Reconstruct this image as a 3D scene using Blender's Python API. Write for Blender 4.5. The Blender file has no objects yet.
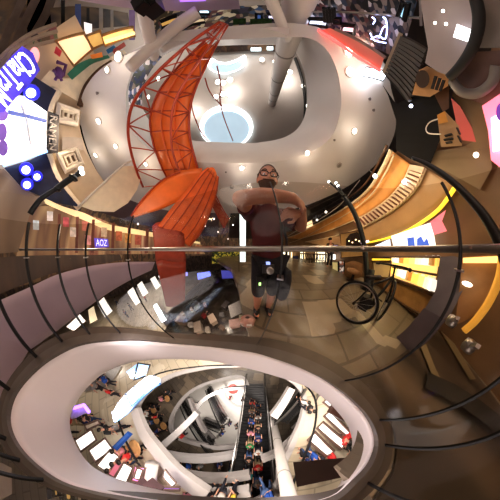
import bpy, bmesh, math, random
from mathutils import Vector, Matrix
from mathutils.geometry import tessellate_polygon
random.seed(7)
C = bpy.context.scene.collection
V = Vector
PI = math.pi
# ------------------------------------------------------------------ camera: one real wide panoramic lens
K = (0.2939792687288056, -0.01363800799977169, 0.00028795196853294953, -1.956419262904782e-06)
EYE = V((0, 0, 1.0))
cam = bpy.data.cameras.new('camera')
cam.type = 'PANO'
cam.panorama_type = 'FISHEYE_LENS_POLYNOMIAL'
cam.sensor_width = 36; cam.sensor_height = 36; cam.sensor_fit = 'HORIZONTAL'
cam.fisheye_fov = 2 * PI
cam.fisheye_polynomial_k0 = 0
cam.fisheye_polynomial_k1 = -K[0]; cam.fisheye_polynomial_k2 = -K[1]
cam.fisheye_polynomial_k3 = -K[2]; cam.fisheye_polynomial_k4 = -K[3]
cam.clip_start = 0.01; cam.clip_end = 200
co = bpy.data.objects.new('camera', cam); C.objects.link(co)
co.location = EYE; co.rotation_euler = (PI/2, 0, 0)
sc = bpy.context.scene
sc.camera = co
sc.view_settings.view_transform = 'Standard'
sc.view_settings.look = 'Medium High Contrast'
sc.view_settings.exposure = .28

# ------------------------------------------------------------------ survey: sight lines met with real surfaces
def ray(x, y):
    dx, dy = x - 250, 250 - y
    r = math.hypot(dx, dy) * 36 / 500
    th = r*(K[0] + r*(K[1] + r*(K[2] + r*K[3])))
    ph = math.atan2(dy, dx); s = math.sin(th)
    return V((s*math.cos(ph), math.cos(th), s*math.sin(ph)))
def LZ(z): return z*1.6 if z < -2 else z       # the levels below are tall shop floors
def Z(z):
    z = LZ(z)
    def f(x, y):
        d = ray(x, y)
        if abs(d.z) < 1e-3: d.z = 1e-3
        return EYE + d * ((z - EYE.z) / d.z)
    return f
def D(h):
    def f(x, y):
        d = ray(x, y)
        return EYE + d * (h / max(1e-3, math.hypot(d.x, d.y)))
    return f
def R(r):
    return lambda x, y: EYE + ray(x, y) * r
def interp(tab, a):
    if a <= tab[0][0]: return tab[0][1]
    for (a0, h0), (a1, h1) in zip(tab, tab[1:]):
        if a <= a1:
            t = (a - a0) / (a1 - a0); t = t*t*(3 - 2*t)*.35 + t*.65
            return h0 + (h1 - h0) * t
    return tab[-1][1]
FAC = [(20, 9.6), (40, 9), (51, 8), (66, 6.6), (82, 5), (95, 4.1), (107, 3.5), (122, 3.0), (140, 2.8), (165, 2.9)]
def W(off=0.0):
    def f(x, y):
        d = ray(x, y)
        h = interp(FAC, math.degrees(math.atan2(d.x, d.y))) - off
        return EYE + d * (h / max(1e-3, math.hypot(d.x, d.y)))
    return f
def cyl(az, h, z):
    a = math.radians(az); return V((h*math.sin(a), h*math.cos(a), z))

# ------------------------------------------------------------------ materials
_m = {}
def M(name, rgb, rough=.5, metal=0.0, emit=0.0, noise=.12, scale=6.0, ecol=None):
    if name in _m: return _m[name]
    m = bpy.data.materials.new(name); m.use_nodes = True
    nt = m.node_tree; b = nt.nodes['Principled BSDF']
    b.inputs['Roughness'].default_value = rough; b.inputs['Metallic'].default_value = metal
    tc = nt.nodes.new('ShaderNodeTexCoord'); n = nt.nodes.new('ShaderNodeTexNoise')
    n.inputs['Scale'].default_value = scale; n.inputs['Detail'].default_value = 4
    r = nt.nodes.new('ShaderNodeValToRGB')
    r.color_ramp.elements[0].position = .3; r.color_ramp.elements[1].position = .7
    r.color_ramp.elements[0].color = tuple(c*(1-noise) for c in rgb) + (1,)
    r.color_ramp.elements[1].color = tuple(min(1, c*(1+noise)) for c in rgb) + (1,)
    nt.links.new(tc.outputs['Object'], n.inputs['Vector']); nt.links.new(n.outputs['Fac'], r.inputs['Fac'])
    nt.links.new(r.outputs['Color'], b.inputs['Base Color'])
    if emit:
        b.inputs['Emission Strength'].default_value = emit
        if ecol: b.inputs['Emission Color'].default_value = tuple(ecol) + (1,)
        else: nt.links.new(r.outputs['Color'], b.inputs['Emission Color'])
    _m[name] = m; return m
def E(name, rgb, s, noise=.05, scale=3): return M(name, rgb, .4, 0, s, noise, scale)
def clutter(name, cols, scale, emit=.5, stretch=(1, 1, 1), rough=.4):
    """busy shop goods: cells of several colours, each lit by its shop's own lamps"""
    if name in _m: return _m[name]
    m = bpy.data.materials.new(name); m.use_nodes = True
    nt = m.node_tree; b = nt.nodes['Principled BSDF']; b.inputs['Roughness'].default_value = rough
    tc = nt.nodes.new('ShaderNodeTexCoord'); mp = nt.nodes.new('ShaderNodeMapping')
    mp.inputs['Scale'].default_value = stretch
    v = nt.nodes.new('ShaderNodeTexVoronoi'); v.inputs['Scale'].default_value = scale
    sep = nt.nodes.new('ShaderNodeSeparateColor'); r = nt.nodes.new('ShaderNodeValToRGB')
    r.color_ramp.interpolation = 'CONSTANT'
    el = r.color_ramp.elements
    while len(el) < len(cols): el.new(.5)
    for i, c in enumerate(cols):
        el[i].position = i / len(cols); el[i].color = tuple(c) + (1,)
    L = nt.links
    L.new(tc.outputs['Object'], mp.inputs['Vector']); L.new(mp.outputs['Vector'], v.inputs['Vector'])
    L.new(v.outputs['Color'], sep.inputs['Color']); L.new(sep.outputs[0], r.inputs['Fac'])
    L.new(r.outputs['Color'], b.inputs['Base Color']); L.new(r.outputs['Color'], b.inputs['Emission Color'])
    b.inputs['Emission Strength'].default_value = emit
    _m[name] = m; return m
def streak(name, cols, scale, stretch=(1, 1, .12), emit=.12, rough=.4):
    """soft upright streaks of colour: shop interiors behind polished glass, painted reflections and floor shade"""
    if name in _m: return _m[name]
    m = bpy.data.materials.new(name); m.use_nodes = True
    nt = m.node_tree; b = nt.nodes['Principled BSDF']; b.inputs['Roughness'].default_value = rough
    tc = nt.nodes.new('ShaderNodeTexCoord'); mp = nt.nodes.new('ShaderNodeMapping'); mp.inputs['Scale'].default_value = stretch
    n = nt.nodes.new('ShaderNodeTexNoise'); n.inputs['Scale'].default_value = scale; n.inputs['Detail'].default_value = 2.5; n.inputs['Roughness'].default_value = .5
    r = nt.nodes.new('ShaderNodeValToRGB'); el = r.color_ramp.elements
    while len(el) < len(cols): el.new(.5)
    for i, c in enumerate(cols):
        el[i].position = .28 + .44*i/(len(cols)-1); el[i].color = tuple(c) + (1,)
    L = nt.links
    L.new(tc.outputs['Object'], mp.inputs['Vector']); L.new(mp.outputs['Vector'], n.inputs['Vector']); L.new(n.outputs['Fac'], r.inputs['Fac'])
    L.new(r.outputs['Color'], b.inputs['Base Color']); L.new(r.outputs['Color'], b.inputs['Emission Color']); b.inputs['Emission Strength'].default_value = emit
    _m[name] = m; return m
def glass_mat(name, tint, refl=1.0):
    if name in _m: return _m[name]
    m = bpy.data.materials.new(name); m.use_nodes = True; nt = m.node_tree; nt.nodes.clear()
    o = nt.nodes.new('ShaderNodeOutputMaterial'); mx = nt.nodes.new('ShaderNodeMixShader')
    t = nt.nodes.new('ShaderNodeBsdfTransparent'); g = nt.nodes.new('ShaderNodeBsdfGlossy')
    t.inputs['Color'].default_value = tuple(tint) + (1,); g.inputs['Roughness'].default_value = .09
    g.inputs['Color'].default_value = (.95, .93, .9, 1)
    lw = nt.nodes.new('ShaderNodeLayerWeight'); lw.inputs['Blend'].default_value = .5
    f = nt.nodes.new('ShaderNodeMath'); f.operation = 'POWER'; f.inputs[1].default_value = 5.0
    nt.links.new(lw.outputs['Facing'], f.inputs[0])
    f2 = nt.nodes.new('ShaderNodeMath'); f2.operation = 'MULTIPLY_ADD'; f2.inputs[1].default_value = .14; f2.inputs[2].default_value = .022
    nt.links.new(f.outputs[0], f2.inputs[0]); f = f2
    tc = nt.nodes.new('ShaderNodeTexCoord'); n = nt.nodes.new('ShaderNodeTexNoise'); n.inputs['Scale'].default_value = 2
    mu = nt.nodes.new('ShaderNodeMath'); mu.operation = 'MULTIPLY'
    ad = nt.nodes.new('ShaderNodeMath'); ad.operation = 'MULTIPLY_ADD'
    ad.inputs[1].default_value = .25*refl; ad.inputs[2].default_value = .85*refl
    L = nt.links
    L.new(tc.outputs['Object'], n.inputs['Vector']); L.new(n.outputs['Fac'], ad.inputs[0])
    L.new(f.outputs[0], mu.inputs[0]); L.new(ad.outputs[0], mu.inputs[1]); L.new(mu.outputs[0], mx.inputs[0])
    L.new(t.outputs[0], mx.inputs[1]); L.new(g.outputs[0], mx.inputs[2]); L.new(mx.outputs[0], o.inputs['Surface'])
    _m[name] = m; return m
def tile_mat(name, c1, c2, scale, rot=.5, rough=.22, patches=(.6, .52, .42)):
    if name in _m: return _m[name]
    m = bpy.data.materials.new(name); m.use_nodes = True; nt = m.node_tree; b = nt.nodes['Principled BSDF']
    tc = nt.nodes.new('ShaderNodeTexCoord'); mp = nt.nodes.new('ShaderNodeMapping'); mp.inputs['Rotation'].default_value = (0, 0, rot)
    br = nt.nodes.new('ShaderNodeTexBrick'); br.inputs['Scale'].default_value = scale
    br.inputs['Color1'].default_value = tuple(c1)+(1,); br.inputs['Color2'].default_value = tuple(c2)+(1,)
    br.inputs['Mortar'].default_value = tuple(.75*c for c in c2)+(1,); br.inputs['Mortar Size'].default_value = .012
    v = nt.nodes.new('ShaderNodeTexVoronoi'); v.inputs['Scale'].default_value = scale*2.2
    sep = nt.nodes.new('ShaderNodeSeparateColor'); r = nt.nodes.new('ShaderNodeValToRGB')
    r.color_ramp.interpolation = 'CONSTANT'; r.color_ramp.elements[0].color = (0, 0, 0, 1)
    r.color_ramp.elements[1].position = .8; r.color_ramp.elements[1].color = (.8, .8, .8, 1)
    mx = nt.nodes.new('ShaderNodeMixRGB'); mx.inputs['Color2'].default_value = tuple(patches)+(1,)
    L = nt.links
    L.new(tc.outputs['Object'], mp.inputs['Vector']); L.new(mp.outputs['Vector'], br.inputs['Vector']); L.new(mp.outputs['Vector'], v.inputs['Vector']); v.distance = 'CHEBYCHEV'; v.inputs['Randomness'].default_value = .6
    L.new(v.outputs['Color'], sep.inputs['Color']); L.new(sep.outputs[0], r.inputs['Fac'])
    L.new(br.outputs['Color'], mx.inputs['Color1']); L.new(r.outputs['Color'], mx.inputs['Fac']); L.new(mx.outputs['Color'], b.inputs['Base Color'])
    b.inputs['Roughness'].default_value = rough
    _m[name] = m; return m

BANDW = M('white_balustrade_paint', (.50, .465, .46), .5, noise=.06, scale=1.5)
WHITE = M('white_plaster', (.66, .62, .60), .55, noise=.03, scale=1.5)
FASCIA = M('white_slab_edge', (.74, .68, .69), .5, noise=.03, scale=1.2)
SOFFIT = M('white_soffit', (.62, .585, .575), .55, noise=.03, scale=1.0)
LAV = M('lavender_lit_slab', (.50, .41, .54), .4, noise=.08, scale=1.5)  # purple light on white slabs, put into the colour
UPCEIL = M('upper_ceiling_grey', (.5, .455, .43), .6, noise=.04, scale=.8)
DARKCEIL = M('dark_ceiling', (.035, .03, .032), .35, noise=.4, scale=3)
CHANNEL = M('bronze_base_channel', (.115, .098, .088), .45, .2)
STEEL = M('brushed_steel', (.45, .43, .42), .3, .9)
DARKSTEEL = M('dark_steel', (.03, .03, .033), .35, .6)
BLACK = M('black_rubber', (.012, .012, .013), .5)
GLASS = glass_mat('balustrade_glass', (.78, .745, .70), 1.0)
ORANGE = M('bridge_orange', (.70, .13, .025), .38, noise=.18, scale=3)
ORANGEL = M('bridge_orange_deck', (.78, .17, .03), .35, noise=.15, scale=2)
ORED = M('bridge_red_steel', (.42, .06, .028), .4, noise=.12)
WOOD = M('warm_wood', (.46, .26, .115), .4, noise=.25, scale=5)
WOODL = M('amber_wood_panel', (.68, .34, .11), .4, noise=.15, scale=3)
WOODD = M('dark_wood', (.10, .05, .028), .4, noise=.25, scale=5)
CREAM = M('cream_trim', (.72, .60, .42), .45, noise=.05)
TAN = M('tan_wall', (.46, .34, .22), .5, noise=.1, scale=2)
BEIGE = M('beige_wall', (.62, .52, .42), .5, noise=.06, scale=2)
NAVY = M('navy_panel', (.012, .018, .06), .4, noise=.3)
GOLDGOODS = clutter('lit_goods', [(.9, .62, .22), (1, .85, .5), (.35, .2, .05), (1, .95, .8), (.6, .36, .08)], 7, .9)
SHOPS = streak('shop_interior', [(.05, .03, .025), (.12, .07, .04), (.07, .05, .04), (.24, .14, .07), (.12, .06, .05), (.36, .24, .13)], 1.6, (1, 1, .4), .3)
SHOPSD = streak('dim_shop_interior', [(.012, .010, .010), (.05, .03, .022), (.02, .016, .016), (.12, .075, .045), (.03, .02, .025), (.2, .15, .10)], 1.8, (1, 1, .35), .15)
SKIN = M('skin', (.56, .31, .22), .5, noise=.06)
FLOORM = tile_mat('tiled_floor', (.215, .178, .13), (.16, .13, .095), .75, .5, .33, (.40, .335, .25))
FLOORL = tile_mat('lower_floor_tile', (.62, .53, .40), (.55, .47, .36), .35, .3, .3, (.70, .62, .5))
FLOORW = M('ground_floor_white', (.78, .74, .70), .3, noise=.05, scale=.5)
WARMLINE = E('warm_light_strip', (1, .66, .22), 1.6)
YELLOWLINE = E('yellow_light_strip', (1, .72, .06), 1.1)
LAMPW = E('lamp_white', (1, .93, .82), 5)
LAMPB = E('lamp_blue_white', (.72, .78, 1), 8)
SCREENW = E('screen_white', (.92, .94, 1), 1.15)

# ------------------------------------------------------------------ mesh building
class MB:
    def __init__(s): s.v = []; s.f = []
    def grid(s, rows, closed=False, thick=0.0, away=None):
        """rows of points lofted; thick pushes a second skin away from 'away' and closes the rim"""
        n, m = len(rows), len(rows[0]); b0 = len(s.v)
        for r in rows: s.v += [V(p) for p in r]
        def quad(b, i, j, k, flip=False):
            q = [b+i*m+j, b+i*m+k, b+(i+1)*m+k, b+(i+1)*m+j]
            s.f.append(q[::-1] if flip else q)
        js = [(j, j+1) for j in range(m-1)] + ([(m-1, 0)] if closed else [])
        for i in range(n-1):
            for j, k in js: quad(b0, i, j, k)
        if thick:
            c = away if away is not None else EYE; b1 = len(s.v)
            for r in rows:
                for p in r:
                    p = V(p); s.v.append(p + (p - c).normalized() * thick)
            for i in range(n-1):
                for j, k in js: quad(b1, i, j, k, True)
            for j, k in js:
                s.f.append([b0+j, b1+j, b1+k, b0+k]); q = (n-1)*m
                s.f.append([b0+q+k, b1+q+k, b1+q+j, b0+q+j])
            if not closed:
                for i in range(n-1):
                    for j in (0, m-1): s.f.append([b0+i*m+j, b0+(i+1)*m+j, b1+(i+1)*m+j, b1+i*m+j])
        return s
    def tube(s, pts, rad, n=8, closed=False, cap=True):
        pts = [V(p) for p in pts]; N = len(pts); b = len(s.v)
        rs = rad if isinstance(rad, (list, tuple)) else [rad]*N
        up = None
        for i, p in enumerate(pts):
            a = pts[(i-1) % N] if (closed or i) else p; c = pts[(i+1) % N] if (closed or i < N-1) else p
            t = (c - a).normalized() if (c-a).length > 1e-9 else V((0, 0, 1))
            if up is None: up = V((0, 0, 1)) if abs(t.z) < .9 else V((1, 0, 0))
            u = (up - t*up.dot(t)); u = u.normalized() if u.length > 1e-6 else t.orthogonal().normalized()
            up = u; w = t.cross(u)
            for k in range(n):
                q = 2*PI*k/n; s.v.append(p + (u*math.cos(q) + w*math.sin(q))*rs[i])
        for i in range(N if closed else N-1):
            i2 = (i+1) % N
            for k in range(n): s.f.append([b+i*n+k, b+i*n+(k+1) % n, b+i2*n+(k+1) % n, b+i2*n+k])
        if cap and not closed:
            s.f.append([b+k for k in range(n)][::-1]); s.f.append([b+(N-1)*n+k for k in range(n)])
        return s
    def box(s, c, size, M3=None):
        b = len(s.v); c = V(c)
        for sx in (-1, 1):
            for sy in (-1, 1):
                for sz in (-1, 1):
                    p = V((sx*size[0]/2, sy*size[1]/2, sz*size[2]/2)); s.v.append(c + (M3 @ p if M3 else p))
        s.f += [[b+i for i in q] for q in ((0, 1, 3, 2), (4, 6, 7, 5), (0, 4, 5, 1), (2, 3, 7, 6), (0, 2, 6, 4), (1, 5, 7, 3))]
        return s
    def beam(s, a, b_, w, h):
        a, b_ = V(a), V(b_); t = (b_-a); L = t.length; t.normalize()
        u = V((0, 0, 1)) if abs(t.z) < .95 else V((0, 1, 0)); x = t.cross(u).normalized(); y = x.cross(t)
        return s.box((a+b_)/2, (w, L, h), Matrix((x, t, y)).transposed())
    def lathe(s, c, prof, n=16, axis=None):
        c = V(c); z = V(axis).normalized() if axis else V((0, 0, 1)); x = z.orthogonal().normalized(); y = z.cross(x); b = len(s.v)
        for r, h in prof:
            for k in range(n):
                q = 2*PI*k/n; s.v.append(c + (x*math.cos(q) + y*math.sin(q))*max(r, 1e-4) + z*h)
        for i in range(len(prof)-1):
            for k in range(n): s.f.append([b+i*n+k, b+i*n+(k+1) % n, b+(i+1)*n+(k+1) % n, b+(i+1)*n+k])
        s.f.append([b+k for k in range(n)][::-1]); s.f.append([b+(len(prof)-1)*n+k for k in range(n)])
        return s
    def ball(s, c, r, n=12, sc_=(1, 1, 1), M3=None):
        b = len(s.v); c = V(c); h = n//2+1
        for i in range(h+1):
            a = PI*i/h
            for k in range(n):
                q = 2*PI*k/n; p = V((max(math.sin(a), 1e-3)*math.cos(q)*sc_[0], max(math.sin(a), 1e-3)*math.sin(q)*sc_[1], math.cos(a)*sc_[2]))*r
                s.v.append(c + (M3 @ p if M3 else p))
        for i in range(h):
            for k in range(n): s.f.append([b+i*n+k, b+(i+1)*n+k, b+(i+1)*n+(k+1) % n, b+i*n+(k+1) % n])
        return s
    def poly(s, pts, thick=0.0, away=None, px=None):
        pts = [V(p) for p in pts]
        flat = px if px else pts
        tri = tessellate_polygon([[V((q[0], q[1], 0)) if px else V(q) for q in flat]])
        b = len(s.v); n = len(pts); s.v += pts
        for t in tri: s.f.append([b+i for i in t])
        if thick:
            c = away if away is not None else EYE
            s.v += [p + (p-c).normalized()*thick for p in pts]
            for t in tri: s.f.append([b+n+i for i in t][::-1])
            for i in range(n): s.f.append([b+i, b+(i+1) % n, b+n+(i+1) % n, b+n+i])
        return s
    def build(s, name, mat, parent=None, smooth=False, fix=True):
        me = bpy.data.meshes.new(name); o0 = parent_origin(parent)
        me.from_pydata([tuple(v - o0) for v in s.v], [], s.f)
        if fix:
            bm = bmesh.new(); bm.from_mesh(me); bmesh.ops.remove_doubles(bm, verts=bm.verts, dist=1e-6)
            bmesh.ops.recalc_face_normals(bm, faces=bm.faces); bm.to_mesh(me); bm.free()
        me.materials.append(mat)
        if smooth:
            for p in me.polygons: p.use_smooth = True
        o = bpy.data.objects.new(name, me); C.objects.link(o); o.parent = parent
        return o
def parent_origin(p):
    q = V((0, 0, 0))
    while p is not None: q = q + p.location; p = p.parent
    return q
def thing(name, label, cat, loc=(0, 0, 0), group=None):
    o = bpy.data.objects.new(name, None); C.objects.link(o); o.location = loc; o.empty_display_size = .1; o['kind'] = 'thing'
    o['label'] = label; o['category'] = cat
    if group: o['group'] = group
    return o
def tag(o, label, cat, group=None):
    o['label'] = label; o['category'] = cat; o['kind'] = 'thing'
    if group: o['group'] = group
    return o
def struct(o): o['kind'] = 'structure'; return o
def crom(pts, n, closed=False):
    pts = [tuple(p) for p in pts]; N = len(pts); out = []
    if N == 2 and not closed:
        return [tuple(pts[0][k] + (pts[1][k]-pts[0][k])*i/(n-1) for k in range(len(pts[0]))) for i in range(n)]
    seg = N if closed else N-1
    for i in range(n):
        u = i*seg/(n if closed else n-1); k = min(int(u), seg-1); t = u-k
        if closed: p = [pts[(k+d) % N] for d in (-1, 0, 1, 2)]
        else: p = [pts[min(max(k+d, 0), N-1)] for d in (-1, 0, 1, 2)]
        out.append(tuple(.5*(2*b + (c-a)*t + (2*a-5*b+4*c-d)*t*t + (3*b-a-3*c+d)*t**3) for a, b, c, d in zip(*p)))
    return out
def S(px, surf, n=16, closed=False): return [surf(*q) for q in crom(px, n, closed)]
def strip(top, bot, s1, s2=None, n=20, m=4, thick=.04, closed=False, mb=None):
    mb = mb or MB(); s2 = s2 or s1
    a, b = crom(top, n, closed), crom(bot, n, closed); rows = []
    for i in range(m+1):
        t = i/m; row = []
        for p, q in zip(a, b):
            if s1 is s2: row.append(s1(p[0]+(q[0]-p[0])*t, p[1]+(q[1]-p[1])*t))
            else: row.append(s1(*p).lerp(s2(*q), t))
        rows.append(row)
    return mb.grid(rows, closed, thick)
def quad(tl, tr, br, bl, surf, thick=.03, n=5, mb=None):
    return strip([tl, tr], [bl, br], surf, None, n, n-1, thick, False, mb)
def shape(px, surf, thick=.03, k=4, mb=None):
    dense = []
    for i, p in enumerate(px):
        q = px[(i+1) % len(px)]
        for j in range(k): dense.append((p[0]+(q[0]-p[0])*j/k, p[1]+(q[1]-p[1])*j/k))
    return (mb or MB()).poly([surf(*p) for p in dense], thick, None, dense)
def disc(x, y, rx, ry, surf, thick=.02, n=20, mb=None):
    px = [(x+rx*math.cos(2*PI*i/n), y+ry*math.sin(2*PI*i/n)) for i in range(n)]
    return (mb or MB()).poly([surf(*p) for p in px], thick, None, px)
def text_on(word, bl, br, tr, tl, surf, mat, name, parent, lift=.02, bold=0.0):
    """lettering laid into the sign's four corners"""
    cu = bpy.data.curves.new(name, 'FONT'); cu.body = word; cu.extrude = .02; cu.offset = bold; cu.resolution_u = 3
    t = bpy.data.objects.new(name, cu); C.objects.link(t)
    me0 = bpy.data.meshes.new_from_object(t.evaluated_get(bpy.context.evaluated_depsgraph_get()))
    bpy.data.objects.remove(t)
    xs = [v.co.x for v in me0.vertices]; ys = [v.co.y for v in me0.vertices]
    x0, x1, y0, y1 = min(xs), max(xs), min(ys), max(ys)
    P = [surf(*q) for q in (bl, br, tr, tl)]; nrm = (P[1]-P[0]).cross(P[3]-P[0]).normalized()
    if nrm.dot(EYE - P[0]) < 0: nrm = -nrm
    mb = MB()
    for v in me0.vertices:
        u, w = (v.co.x-x0)/(x1-x0), (v.co.y-y0)/(y1-y0)
        p = P[0].lerp(P[1], u).lerp(P[3].lerp(P[2], u), w)
        mb.v.append(p + nrm*(lift + v.co.z*.5))
    mb.f = [list(p.vertices) for p in me0.polygons]
    return mb.build(name, mat, parent, fix=False)
def down_light(name, loc, power, col=(1, .8, .58), ang=2.5, rad=.1):
    l = bpy.data.lights.new(name, 'SPOT'); l.energy = power; l.color = col; l.shadow_soft_size = rad; l.spot_size = ang; l.spot_blend = .6
    o = bpy.data.objects.new(name, l); C.objects.link(o); o.location = loc; return o
def light(name, loc, power, col=(1, .86, .68), rad=.06):
    l = bpy.data.lights.new(name, 'POINT'); l.energy = power; l.color = col; l.shadow_soft_size = rad
    o = bpy.data.objects.new(name, l); C.objects.link(o); o.location = loc; return o
# ================================================================== THE SETTING
R0 = [(250,337),(210,335),(175,334),(140,330),(105,328),(80,331),(58,338),(36,352),(14,378),(3,402),(1,425),(8,450),(25,470),(50,486),(85,496),(120,502),(170,510),(230,516),(290,514),(340,505),(365,490),(384,465),(388,435),(380,410),(365,388),(345,371),(325,358),(300,347),(275,340)]
R1 = [(250,352),(210,347),(175,344),(140,341),(105,342),(80,346),(60,355),(42,367),(24,385),(14,402),(11,422),(18,442),(35,462),(62,481),(95,491),(130,497),(175,503),(230,508),(285,506),(330,497),(352,480),(368,462),(374,440),(366,418),(348,398),(330,384),(315,375),(295,366),(272,358)]
R2 = [(250,369),(210,361),(175,359),(150,360),(130,363),(115,368),(100,376),(85,390),(75,405),(70,420),(72,435),(80,452),(92,466),(110,476),(135,484),(165,491),(200,498),(250,503),(295,501),(332,492),(344,474),(350,456),(352,440),(346,423),(332,406),(318,394),(305,386),(288,380),(268,374)]
zf = Z(0.0)
r0 = S(R0, zf, 116, True); r1 = S(R1, zf, 116, True); r2 = S(R2, Z(-.45), 116, True)
# white slab edge all round the opening below, and the channel that carries the glass
rows = []
for i in range(7):
    t = i/6
    rows.append([a.lerp(b, t) + V((0, 0, .10*math.sin(PI*t)*0)) for a, b in zip(r1, r2)])
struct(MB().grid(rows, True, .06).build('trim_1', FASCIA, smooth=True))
ch = [[p + V((0, 0, -.10)) for p in r0], [p + V((0, 0, .03)) for p in r0], [p + V((0, 0, .03)) for p in r1], [p + V((0, 0, .0)) for p in r1]]
struct(MB().grid(ch, True).build('trim_2', CHANNEL))
# floor of the level the man stands on: from the glass out to the shop fronts
inner = r0[:]                                           # ring, order as R0
def ring_part(a, b):                                    # ring points from index a going backwards (rightwards) to b
    out = []; i = a
    while True:
        out.append(inner[i % 116])
        if i % 116 == b: break
        i -= 1
    return out
ip = ring_part(0, 80)
outer = [cyl(a, interp(FAC, a)+.3, 0) for a in range(165, 19, -5)] + [cyl(a, 11.2, 0) for a in range(15, -26, -5)]
edge = [zf(216, 259), zf(231, 268), zf(238, 285), zf(242, 310)]
fl = MB().poly([p + V((0, 0, 0)) for p in ip + outer + edge], .25, V((0, 0, 60)), [(p.x, p.y) for p in ip + outer + edge])
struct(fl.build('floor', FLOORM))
# dark ceiling over the shops, white soffit ring, upper opening
OUT = [(250,213),(210,213),(170,211),(130,200),(105,182),(92,160),(82,130),(80,105),(87,85),(102,68),(125,55),(150,41),(182,31),(235,26),(290,23),(328,30),(368,47),(386,66),(391,88),(396,110),(394,135),(380,160),(350,185),(310,204),(280,211)]
INN = [(250,163),(215,163),(180,160),(150,150),(131,128),(126,108),(127,88),(135,66),(152,50),(172,42),(190,41),(215,40),(245,39),(278,37),(308,38),(325,48),(335,65),(340,85),(341,105),(338,122),(332,136),(320,147),(305,154),(290,159),(270,162)]
IN2 = [(250,143),(215,142),(190,140),(160,132),(146,115),(141,100),(141,85),(148,70),(160,58),(176,50),(192,47),(215,46),(245,45),(270,44),(288,46),(297,55),(303,68),(306,82),(307,98),(306,110),(302,122),(295,131),(285,137),(275,140),(262,142)]
o_ = S(OUT, Z(4), 100, True); i_ = S(INN, Z(4), 100, True); t_ = S(IN2, Z(5.6), 100, True)
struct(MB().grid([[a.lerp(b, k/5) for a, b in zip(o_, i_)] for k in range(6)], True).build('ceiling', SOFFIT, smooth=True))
rows = []
for k in range(9):
    t = k/8; e = math.sin(t*PI/2)
    rows.append([V((a.x+(b.x-a.x)*t, a.y+(b.y-a.y)*t, a.z+(b.z-a.z)*(.25*t+.75*t*t if t < 1 else 1))) for a, b in zip(i_, t_)])
struct(MB().grid(rows, True).build('trim_3', WHITE, smooth=True))
oo = [V((p.x, p.y, 4.16)) for p in o_]
far = [cyl(math.degrees(math.atan2(p.x, p.y)), 13.5, 4.16) for p in oo]
front = [i for i in range(100) if True]
def ceil_part(name, lo, hi, mat, hmax=13.5):
    az = [math.degrees(math.atan2(p.x, p.y)) for p in oo]
    idx = sorted((a, i) for i, a in enumerate(az) if lo <= a <= hi)
    a = [oo[i] for _, i in idx]; b = [cyl(x, hmax, 4.16) for x, _ in idx]
    struct(MB().grid([[p.lerp(q, k/4) for p, q in zip(a, b)] for k in range(5)]).build(name, mat))
ceil_part('ceiling_dark_bay', -32, 158, DARKCEIL)
ceil_part('ceiling_left_bay', -125, -30, M('plum_ceiling', (.10, .06, .085), .35, noise=.2, scale=1.5))
# soffit's upstand
struct(MB().grid([o_, oo], True).build('trim_4', SOFFIT))
struct(MB().poly([cyl(a, 15, 9) for a in range(0, 360, 8)]).build('ceiling_upper', UPCEIL))
# outer walls, from the basement to the roof
def arc_wall(name, a0, a1, h, z0, z1, mat):
    struct(MB().grid([[cyl(a0+(a1-a0)*i/24, h, z0+(z1-z0)*k/4) for i in range(25)] for k in range(5)]).build(name, mat))
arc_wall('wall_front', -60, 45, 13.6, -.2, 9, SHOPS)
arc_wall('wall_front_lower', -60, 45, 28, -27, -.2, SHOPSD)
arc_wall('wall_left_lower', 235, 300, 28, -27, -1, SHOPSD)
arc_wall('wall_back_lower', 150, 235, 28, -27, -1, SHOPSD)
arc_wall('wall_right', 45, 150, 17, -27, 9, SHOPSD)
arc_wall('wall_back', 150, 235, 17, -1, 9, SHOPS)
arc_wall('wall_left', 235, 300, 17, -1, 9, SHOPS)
# facade on the right (the curved shop front)
rows = [[cyl(a, interp(FAC, a)+.02, k/5*interp([(20, 4.1), (70, 3.4), (85, 3.0), (110, 2.75), (124, 2.7), (134, 2.2), (166, 2.2)], a)) for a in range(20, 167, 3)] for k in range(6)]
struct(MB().grid(rows).build('wall_right_shopfront', M('brown_shopfront', (.24, .15, .085), .35, noise=.2, scale=2), smooth=True))
# lower floors: slabs with openings
H1 = [(255,366),(230,366),(205,368),(170,376),(145,392),(134,410),(142,432),(156,452),(176,475),(205,500),(250,510),(278,490),(281,470),(292,446),(303,420),(305,398),(295,383),(275,372)]
h1 = S(H1, Z(-5), 90, True)
cx = sum((p.x for p in h1))/90; cy = sum((p.y for p in h1))/90
def outward(p, d, z=None):
    v = V((p.x-cx, p.y-cy, 0)).normalized()*d
    return V((p.x, p.y, p.z if z is None else z)) + v
o1 = [outward(p, 27) for p in h1]
struct(MB().grid([[a.lerp(b, k/6) for a, b in zip(h1, o1)] for k in range(7)], True).build('floor_lower', FLOORL))
struct(MB().grid([[outward(p, .15, -7.98) for p in h1], [outward(p, -.02, -7.97) for p in h1], [outward(p, -.05, -8.5) for p in h1], [outward(p, .5, -8.6) for p in h1]], True).build('trim_5', BANDW, smooth=True))
struct(MB().tube([outward(p, .12, -6.95) for p in h1], .05, 6, True).build('trim_6', DARKSTEEL))
H2 = [(244,378),(215,381),(193,390),(178,405),(170,423),(176,437),(200,445),(222,448),(246,442),(250,410)]
h2 = S(H2, Z(-10), 70, True)
cx = sum((p.x for p in h2))/70; cy = sum((p.y for p in h2))/70
o2 = [outward(p, 20) for p in h2]
struct(MB().grid([[a.lerp(b, k/6) for a, b in zip(h2, o2)] for k in range(7)], True).build('floor_second_lower', tile_mat('dim_floor_tile', (.16, .13, .10), (.11, .09, .075), .4, .2, .3, (.24, .19, .14))))
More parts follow.
